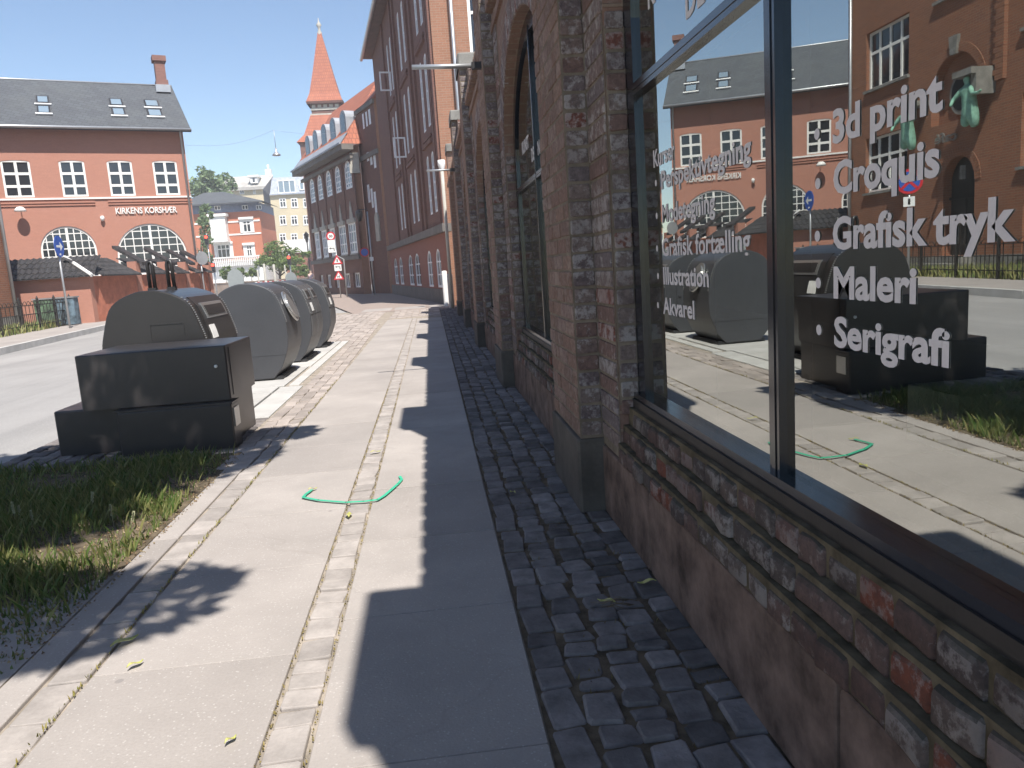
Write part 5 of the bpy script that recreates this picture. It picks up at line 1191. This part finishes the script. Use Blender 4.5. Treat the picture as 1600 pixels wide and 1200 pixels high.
# yellow block with glass penthouse
YB = thing('apartment_block', 'pale yellow apartment block with zinc penthouse and grey gable behind the bush', 'building', (-20, 122, 0)); Yy = 120
F = Frame(tuple(at(430, 380, Yy)[:2]), tuple(at(500, 380, Yy)[:2])); q = lambda x, y: F.px(x, y); MT['yellow'] = plain('pale_yellow_render', (.56, .48, .33), .9, 0, .08, .5, .1)
zt = q(450, 304)[1]
mb = MB(); mb.fbox(F, 0, F.len, 0, zt, -9, 0); part(mb, 'wall', MT['yellow'], YB)
g1 = at(411, 300, Yy + 7); mb = MB(); P = [F.p(-.01, 0, 0), F.p(-.01, zt, 0), F.p(.6, q(437, 273)[1], -1.0), Vector((g1.x, g1.y, at(412, 296, Yy + 7).z)), Vector((g1.x, g1.y, 0))]; mb.face(P); mb.face(P[::-1]); part(mb, 'gable', plain('grey_gable_render', (.26, .26, .28), .9), YB)
mb = MB(); zp = q(450, 275)[1]; mb.face([F.p(0, zt, .2), F.p(F.len, zt, .2), F.p(F.len, zp, -1.0), F.p(0.4, zp, -1.0)]); mb.fbox(F, 0, F.len, zt, zt + .15, .2, .4); mb.face([F.p(.4, zp, -1), F.p(F.len, zp, -1), F.p(F.len, zp, -9), F.p(.4, zp, -9)]); ph = part(mb, 'penthouse', plain('zinc_cladding', (.33, .36, .41), .6), YB)
(u0, z1), (u1, z0) = q(433, 282), q(463, 301); winrect(F, u0, u1, z0, z1, YB, 3, (), .1, .15, .12, sill=False, fm='fr2', gm='glassblue'); (u0, z1), (u1, z0) = q(467, 284), q(476, 297); winrect(F, u0, u1, z0, z1, YB, 1, (), .1, .15, .12, sill=False, fm='fr2', gm='glassblue')
for (x0, x1) in ((436, 448), (454, 466), (473, 484)):
    for (y0, y1) in ((310, 324), (337, 351), (365, 378), (392, 404)):
        (u0, z1), (u1, z0) = q(x0, y0), q(x1, y1); winrect(F, u0, u1, z0, z1, YB, 2, (.35,), .03, .14, .12, sill=True)
# house behind with pale roof
YH = thing('yellow_house', 'far pale yellow house with weathered grey roof and a dormer behind the villa', 'building', (-28, 140, 0)); Yh = 138
F = Frame(tuple(at(345, 300, Yh)[:2]), tuple(at(425, 300, Yh)[:2])); q = lambda x, y: F.px(x, y); zt = q(380, 293)[1]
mb = MB(); mb.fbox(F, 0, F.len, 0, zt, -8, 0); part(mb, 'wall', MT['yellow'], YH)
mb = MB(); zp = q(380, 272)[1]; mb.face([F.p(-.3, zt, .5), F.p(F.len, zt, .5), F.p(F.len, zp, -3), F.p(.8, zp, -3)]); mb.fbox(F, -.3, F.len, zt - .5, zt, .0, .5); rf = part(mb, 'roof', plain('weathered_roof', (.40, .38, .35), .9, 0, .2, 1), YH)
(u0, z1), (u1, z0) = q(391, 277), q(403, 286); mb = MB(); mb.fbox(F, u0, u1, z0, z1, -2, .3); mb.fbox(F, u0 - .3, u1 + .3, z1, z1 + .3, -2, .5); dm = part(mb, 'dormer', MT['white'], rf); mb = MB(); mb.fbox(F, u0 + .4, u1 - .4, z0 + .2, z1 - .2, .301, .33); part(mb, 'pane', MT['glass'], rf)
for (x0, x1) in ((374, 382), (395, 400)): (u0, z1), (u1, z0) = q(x0, 295), q(x1, 303); winrect(F, u0, u1, z0, z1, YH, 2, (), .03, .1, .1, sill=False)
mb = MB(); (u0, z0) = q(414, 274); mb.fbox(F, u0 - .5, u0 + .5, z0 - 1, z0 + 1.4, -4, -3); mb.tube([F.p(u0, z0 + 1.3, -3.5), F.p(u0, z0 + 2.2, -3.5)], .2, 6); part(mb, 'chimney', MT['white'], rf)

# ---------------------------------------------------------------- far greenery
def tree(name, lb, px, pyb, Y, blobs, n, ls, m, th=.2, grp=None, seed=1):
    g = at(px, pyb, Y); t = thing(name, lb, 'tree' if 'tree' in name else 'bush', (g.x, g.y, 0), grp); B = []
    for (x0, y0, rx, ry, dy) in blobs:
        c = at(x0, y0, Y + dy); s = (Y + dy) / 1200; B.append((c.x, c.y, c.z, rx * s, rx * s * .8, ry * s))
    mb = MB(); top = max(b[2] for b in B); mb.tube([(g.x, g.y, 0), (g.x + .1, g.y, top * .5), (B[0][0], B[0][1], B[0][2])], [th, th * .7, th * .3], 8)
    for b in B[1:]: mb.tube([(g.x + .1, g.y, top * .4), (b[0], b[1], b[2])], [th * .4, th * .12], 5)
    part(mb, 'trunk', BARK, t); crown('crown', m, B, n, ls, t, seed); return t
tree('willow_tree', 'broad hazy green tree rising behind the villa roof', 335, 420, 118, [(322, 285, 22, 22, 0), (342, 292, 22, 20, 2), (330, 305, 30, 20, 0), (312, 300, 14, 24, -1)], 5000, .30, LM2, .4, 'far trees', 3)
tree('slender_tree', 'slim leafy tree between the red house and the villa', 318, 440, 84, [(316, 345, 9, 18, 0), (322, 330, 10, 12, 1), (321, 372, 10, 24, 0), (318, 405, 12, 20, 0), (322, 425, 10, 10, 0)], 2200, .16, LM2, .15, 'far trees', 4)
tree('spreading_bush', 'wide green leafy bush beside the traffic light in front of the yellow block', 437, 440, 78, [(430, 395, 22, 16, 0), (448, 400, 22, 14, 1), (415, 408, 18, 12, 0), (463, 408, 16, 9, 0), (437, 412, 30, 12, 0), (480, 398, 10, 5, 1)], 5200, .13, LM3, .15, 'far bushes', 6)
tree('round_bush', 'rounded bush at the right end of the hedge by the arched-window building', 468, 440, 74, [(468, 422, 13, 9, 0), (474, 428, 10, 7, 0)], 1500, .11, LM3, .06, 'far bushes', 8)
for k, (px, w_) in enumerate(((352, 9), (372, 8), (392, 9))):
    tree('hedge_bush', ('low dark hedge bush under the villa balcony, nearest the red house', 'low dark hedge bush between its two neighbours under the villa', 'low dark hedge bush nearest the wide leafy bush')[k], px, 440, 80, [(px, 427, w_, 8, 0), (px + 5, 422, w_ * .6, 6, 0)], 900, .12, LM3, .05, 'far bushes', 10 + k)
# low wall, barrier boards, short posts
g0, g1 = at(325, 441, 76), at(492, 436, 72); F = Frame(tuple(g0[:2]), tuple(g1[:2])); mb = MB(); mb.fbox(F, 0, F.len, 0, 1.15, -.3, 0); mb.fbox(F, -.05, F.len + .05, 1.15, 1.25, -.35, .05); tag(mb.build('garden_wall', plain('brown_garden_wall', (.26, .20, .16), .9, 0, .3, 1)), 'low brown garden wall running below the hedge and bushes', 'wall')
gw = Frame(tuple(at(447, 410, 98)[:2]), tuple(at(486, 410, 98)[:2])); mb = MB(); zq = at(460, 395, 98).z; mb.fbox(gw, 0, gw.len, 0, zq, -6, 0); t = thing('garage', 'small brown outbuilding with white roof edge behind the wide bush', 'outbuilding', tuple(gw.o)); part(mb, 'wall', MT['b2plain'], t); mb = MB(); mb.fbox(gw, -.1, gw.len, zq, zq + 1.6, -6, .1); part(mb, 'roof_edge', MT['white'], t)
for k, (x0, x1, Y) in enumerate(((398, 428, 60), (432, 462, 60), (466, 488, 60))):
    a, b = at(x0, 436, Y), at(x1, 434, Y); F = Frame(tuple(a[:2]), tuple(b[:2])); t = thing('barrier', ('red and white barrier board nearest the discs behind the bins', 'red and white barrier board in the middle of three', 'red and white barrier board nearest the cyclist')[k], 'barrier', tuple(F.o), 'road barriers')
    n_ = 8; mb = MB()
    for i in range(n_): mb.fbox(F, F.len * i / n_, F.len * (i + 1) / n_, .78, 1.12, 0, .03, i % 2)
    part(mb, 'board', [MT['signwhite'], MT['signred']], t)
    for u in (.1, F.len - .1): mb = MB(); mb.fbox(F, u - .03, u + .03, 0, .779, .0, .03); mb.fbox(F, u - .03, u + .03, 0, .06, -.3, .3); part(mb, 'foot', MT['metal'], t)
for k, (px, py0, py1, Y, w_) in enumerate(((404, 437, 422, 64, .07), (415, 437, 412, 64, .10), (430, 437, 413, 64, .10), (447, 436, 414, 64, .05))):
    g = at(px, py0, Y); h = at(px, py1, Y).z; mb = MB(); mb.lathe((g.x, g.y, 0), [(w_, 0), (w_, h - .05), (w_ * .7, h), (0, h)], 10)
    tag(mb.build('pale_post', MT['stone']), ('short thin pale post left of the others behind the bins', 'thicker pale post, second from the left behind the bins', 'thicker pale post right of its twin behind the bins', 'thin pale post beside the lit traffic light')[k], 'post', 'pale posts by the garden wall')
# ---------------------------------------------------------------- traffic lights
def tlight(px, pyb, pyh, Y, lb):
    g = at(px, pyb, Y); z = at(px, pyh, Y).z; t = thing('traffic_light', lb, 'traffic light', (g.x, g.y, 0), 'traffic lights'); F = dirframe(g.x, g.y)
    mb = MB(); mb.tube([F.p(0, 0), F.p(0, z + .3)], .05, 8); part(mb, 'post', MT['metal'], t)
    mb = MB(); mb.fbox(F, -.15, .15, z - .65, z + .17, .06, .28); h = part(mb, 'signal_head', MT['black'], t)
    mb = MB(); disc(mb, F, 0, z, .13, .281, .03, 14); part(mb, 'red_lamp', MT['lampred'], h, recalc=True)
    mb = MB(); disc(mb, F, 0, z - .26, .09, .281, .02, 14); disc(mb, F, 0, z - .5, .09, .281, .02, 14); part(mb, 'dark_lamps', MT['glass'], h, recalc=True)
tlight(456, 440, 402, 70, 'traffic light with lit red lamp in front of the wide bush'); tlight(332, 441, 370, 70, 'traffic light with red lamp high up beside the slim tree'); tlight(337, 441, 414, 72, 'traffic light with red lamp low down beside the slim tree')
g = at(321, 440, 40); t = thing('round_mirror', 'round grey sign back on a post at the right end of the yard wall', 'sign', (g.x, g.y, 0)); F = dirframe(g.x, g.y); z = at(322, 403, 40).z
mb = MB(); mb.tube([F.p(-.1, 0), F.p(-.1, z + .35)], .04, 8); part(mb, 'post', MT['metal'], t); mb = MB(); disc(mb, F, .0, z, .33, .05, .03, 24, 0, .85); part(mb, 'disc', MT['metal'], t, recalc=True)
# ---------------------------------------------------------------- road signs by the arched-window building
Ys = 43
def tri(mb, F, u, z, r, d, th, m=0): mb.prism([F.p(u - r, z - r * .58, d), F.p(u + r, z - r * .58, d), F.p(u, z + r * 1.15, d)], F.n * th, m)
def warn(par, F, z, mark):
    mb = MB(); tri(mb, F, 0, z, .29, .05, .01); r = part(mb, 'warning_triangle', MT['signred'], par, recalc=True); mb = MB(); tri(mb, F, 0, z, .18, .061, .004); part(mb, 'triangle_face', MT['signwhite'], r, recalc=True)
    mb = MB()
    if mark: mb.fbox(F, -.03, .03, z - .06, z + .10, .066, .068)
    else: mb.fbox(F, -.07, -.03, z - .07, z + .04, .066, .068); mb.fbox(F, .025, .06, z - .07, z + .06, .066, .068); mb.fbox(F, -.03, .025, z - .012, z + .012, .066, .068)
    part(mb, 'symbol', MT['signblack'], r)
def plate(par, F, z, w_, h_, arrow):
    mb = MB(); mb.fbox(F, -w_, w_, z - h_, z + h_, .05, .06); p_ = part(mb, 'plate', MT['signwhite'], par); mb = MB()
    if arrow: mb.fbox(F, .09, .13, z - h_ * .6, z + h_ * .4, .061, .063); mb.fbox(F, -.06, .09, z + h_ * .2, z + h_ * .4, .061, .063); mb.prism([F.p(-.06, z + h_ * .62, .061), F.p(-.15, z + h_ * .3, .061), F.p(-.06, z + h_ * .0, .061)], F.n * .002); part(mb, 'arrow', MT['signblack'], p_, recalc=True)
g = at(531, 447, Ys); t = thing('warning_sign_post', 'red and white triangles above and below a white arrow plate on the nearer thin post', 'sign', (g.x, g.y, 0), 'road sign posts'); F = dirframe(g.x, g.y)
mb = MB(); mb.tube([F.p(0, -.02), F.p(-.02, at(523, 400, Ys).z + .3)], .03, 8); part(mb, 'post', MT['metal'], t); warn(t, F, at(523, 408, Ys).z, 1); plate(t, F, at(526, 418.5, Ys).z, .19, .17, True); warn(t, F, at(528, 432, Ys).z, 0)
g = at(541, 447, Ys); t = thing('zone_sign_post', 'tall bent grey post carrying a round red-rimmed 30 sign and white plates', 'sign', (g.x, g.y, 0), 'road sign posts'); F = dirframe(g.x, g.y); ub = at(518, 380, Ys).x - g.x; zb1 = at(536, 405, Ys).z; zb2 = at(522, 397, Ys).z
mb = MB(); mb.tube([F.p(0, -.02), F.p(0, zb1), F.p(ub + .05, zb2), F.p(ub, at(517, 365, Ys).z)], .04, 8); part(mb, 'post', MT['metal'], t)
F = dirframe(g.x + ub, g.y); zc = at(518, 369, Ys).z; mb = MB(); disc(mb, F, 0, zc, .24, .05, .01); r = part(mb, 'sign_rim', MT['signred'], t, recalc=True); mb = MB(); disc(mb, F, 0, zc, .165, .061, .004); part(mb, 'sign_face', MT['signwhite'], r, recalc=True); part(text_mb('30', F, -.095, zc - .07, .14, .19, .002, .03, .066), 'lettering', MT['signblack'], r)
plate(t, F, at(519, 380, Ys).z, .20, .17, False); plate(t, F, at(520, 389.5, Ys).z, .20, .17, True)
g = at(575, 450, 44); t = thing('round_blue_sign', 'round dark blue no-stopping sign with red rim on the wall of the far brick house', 'sign', (g.x, g.y, 0)); F = dirframe(g.x, g.y); z = at(572, 394, 44).z
mb = MB(); mb.tube([F.p(.35, -.02), F.p(.35, z + 2.2)], .04, 8); part(mb, 'post', MT['metal'], t); mb = MB(); disc(mb, F, 0, z, .26, .05); r = part(mb, 'sign_rim', MT['signred'], t, recalc=True); mb = MB(); disc(mb, F, 0, z, .20, .063, .003); part(mb, 'sign_face', MT['signblue'], r, recalc=True)
mb = MB(); mb.fbox(F, .25, .46, z - .5, z - .28, .05, .06); part(mb, 'plate', MT['signwhite'], t); mb = MB(); mb.lathe(F.p(-.1, z + 2.0, .1), [(0, .35), (.18, .25), (.2, 0), (.1, -.3), (0, -.32)], 6); mb.fbox(F, -.1, .35, z + 2.3, z + 2.35, .08, .12); part(mb, 'lantern', MT['black'], t)
# old street lantern left of the arched building
g = at(486, 440, 90); t = thing('street_lantern', 'black old-style street lantern leaning in front of the yellow block', 'street lamp', (g.x, g.y, 0)); z = at(479, 372, 90).z; x = at(479, 372, 90).x
mb = MB(); mb.tube([(g.x, g.y, 0), (x, g.y, z - .5)], .06, 8); part(mb, 'post', MT['black'], t); mb = MB(); mb.lathe((x, g.y, z), [(.1, -.5), (.28, .3), (.34, .34), (.12, .6), (0, .75)], 6); part(mb, 'lantern', MT['black'], t)
# hanging street lamp on wires
Yl = 46; c = at(432, 242, Yl); t = thing('hanging_street_lamp', 'grey bell-shaped street lamp hanging from a wire in the sky', 'street lamp', tuple(c)); zw = at(432, 226, Yl).z
mb = MB(); mb.lathe(c, [(.0, .38), (.05, .38), (.07, .18), (.12, .12), (.22, .02), (.24, -.02), (.20, -.05), (.0, -.07)], 18); part(mb, 'shade', MT['metal'], t); mb = MB(); mb.tube([c + Vector((0, 0, .37)), (c.x, c.y, zw + .8)], .015, 6); part(mb, 'rod', MT['metal'], t)
mb = MB()
e1 = Vector((-11.9, 42.2, 8.3)); e2 = Vector((-3.3, 50.0, zw + 1.5)); mid = Vector((c.x, c.y, zw + .8))
for e in (e1, e2):
    P = [e + (mid - e) * (k / 8) - Vector((0, 0, .35 * math.sin(PI * k / 8))) for k in range(9)]; mb.tube(P, .006, 4)
part(mb, 'wires', MT['metal'], t)
# ---------------------------------------------------------------- cyclist
g = at(488, 452, 64); SK = plain('skin', (.50, .33, .25), .6, 0, .05, 3, 0); CL = plain('pale_pink_top', (.60, .42, .40), .8, 0, .1, 4, 0); DK = plain('dark_trousers', (.04, .04, .05), .8, 0, .1, 4, 0); HR = plain('fair_hair', (.45, .36, .25), .8, 0, .1, 9, .1)
x, y = g.x, g.y
bk = thing('bicycle', 'dark bicycle ridden away past the far end of the bins', 'bicycle', (x, y, 0))
for nm, dy in (('wheel', .52), ('wheel', -.52)):
    mb = MB(); mb.tube([(x, y + dy + .33 * math.cos(2 * PI * k / 20), .34 + .33 * math.sin(2 * PI * k / 20)) for k in range(21)], .018, 6, cap=False)
    for k in range(8): mb.tube([(x, y + dy, .34), (x, y + dy + .32 * math.cos(2 * PI * k / 8), .34 + .32 * math.sin(2 * PI * k / 8))], .003, 3)
    part(mb, 'wheel', MT['black'], bk)
mb = MB()
for a, b in (((0, -.52, .34), (0, -.1, .34)), ((0, -.52, .34), (0, -.2, .85)), ((0, -.1, .34), (0, -.22, .92)), ((0, -.1, .34), (0, .38, .85)), ((0, -.2, .8), (0, .36, .92)), ((0, .52, .34), (0, .36, 1.0))): mb.tube([(x + a[0], y + a[1], a[2]), (x + b[0], y + b[1], b[2])], .016, 6)
part(mb, 'frame', MT['black'], bk); mb = MB(); mb.tube([(x - .28, y + .2, 1.05), (x - .2, y + .33, 1.05), (x, y + .36, 1.03), (x + .2, y + .33, 1.05), (x + .28, y + .2, 1.05)], .013, 6); part(mb, 'handlebar', MT['metal'], bk); mb = MB(); mb.lathe((x, y - .24, .92), [(0, 0), (.1, .01), (.11, .05), (0, .07)], 10); part(mb, 'saddle', MT['black'], bk)
J = [(x, y - .22, 1.0, .13, .11), (x, y - .17, 1.2, .12, .10), (x, y - .08, 1.42, .15, .10), (x, y - .03, 1.53, .05), (x, y - .01, 1.62, .085, .095), (x, y + .0, 1.72, .085, .1),
     (x - .17, y - .07, 1.43, .055), (x - .22, y + .06, 1.2, .042), (x - .25, y + .22, 1.08, .032), (x - .26, y + .28, 1.07, .03), (x + .17, y - .07, 1.43, .055), (x + .22, y + .06, 1.2, .042), (x + .25, y + .22, 1.08, .032), (x + .26, y + .28, 1.07, .03),
     (x - .09, y + .02, .86, .08), (x - .1, y + .1, .62, .055), (x - .1, y - .05, .28, .035), (x - .1, y + .08, .22, .03), (x + .09, y + .05, .94, .08), (x + .1, y + .2, .80, .055), (x + .1, y + .02, .48, .035), (x + .1, y + .15, .42, .03)]
E = [(0, 1), (1, 2), (2, 3), (3, 4), (4, 5), (2, 6), (6, 7), (7, 8), (8, 9), (2, 10), (10, 11), (11, 12), (12, 13), (0, 14), (14, 15), (15, 16), (16, 17), (0, 18), (18, 19), (19, 20), (20, 21)]
o = skinned('person', J, E, SK, 2); tag(o, 'person in a pale pink top and dark trousers cycling away past the bins', 'person')
o2 = skinned('top', [(j[0], j[1], j[2], j[3] + .014, (j[4] if len(j) > 4 else j[3]) + .014) for j in (J[0], J[1], J[2], J[6], J[7], J[10], J[11])], [(0, 1), (1, 2), (2, 3), (3, 4), (2, 5), (5, 6)], CL, 2); o2.parent = o
o3 = skinned('trousers', [(j[0], j[1], j[2], j[3] + .012, (j[4] if len(j) > 4 else j[3]) + .012) for j in (J[0], J[14], J[15], J[16], J[18], J[19], J[20])], [(0, 1), (1, 2), (2, 3), (0, 4), (4, 5), (5, 6)], DK, 2); o3.parent = o
o4 = skinned('hair', [(x, y - .03, 1.66, .085, .09), (x, y - .02, 1.74, .09, .1)], [(0, 1)], HR, 2); o4.parent = o

# ================================================================== thin volume, added to wash out the distance like lens glare
hz = bpy.data.materials.new('glare_haze'); hz.use_nodes = True; ht = hz.node_tree; ht.nodes.remove(ht.nodes['Principled BSDF'])
pv = ht.nodes.new('ShaderNodeVolumePrincipled'); pv.inputs['Color'].default_value = (.92, .95, 1, 1); pv.inputs['Density'].default_value = .0013; pv.inputs['Anisotropy'].default_value = .2
ht.links.new(pv.outputs[0], ht.nodes['Material Output'].inputs['Volume'])
mb = MB(); mb.box((-75, -30, -1.1), (35, 170, 32)); o = mb.build('glare_haze', hz); o['kind'] = 'stuff'
S.cycles.volume_bounces = 1
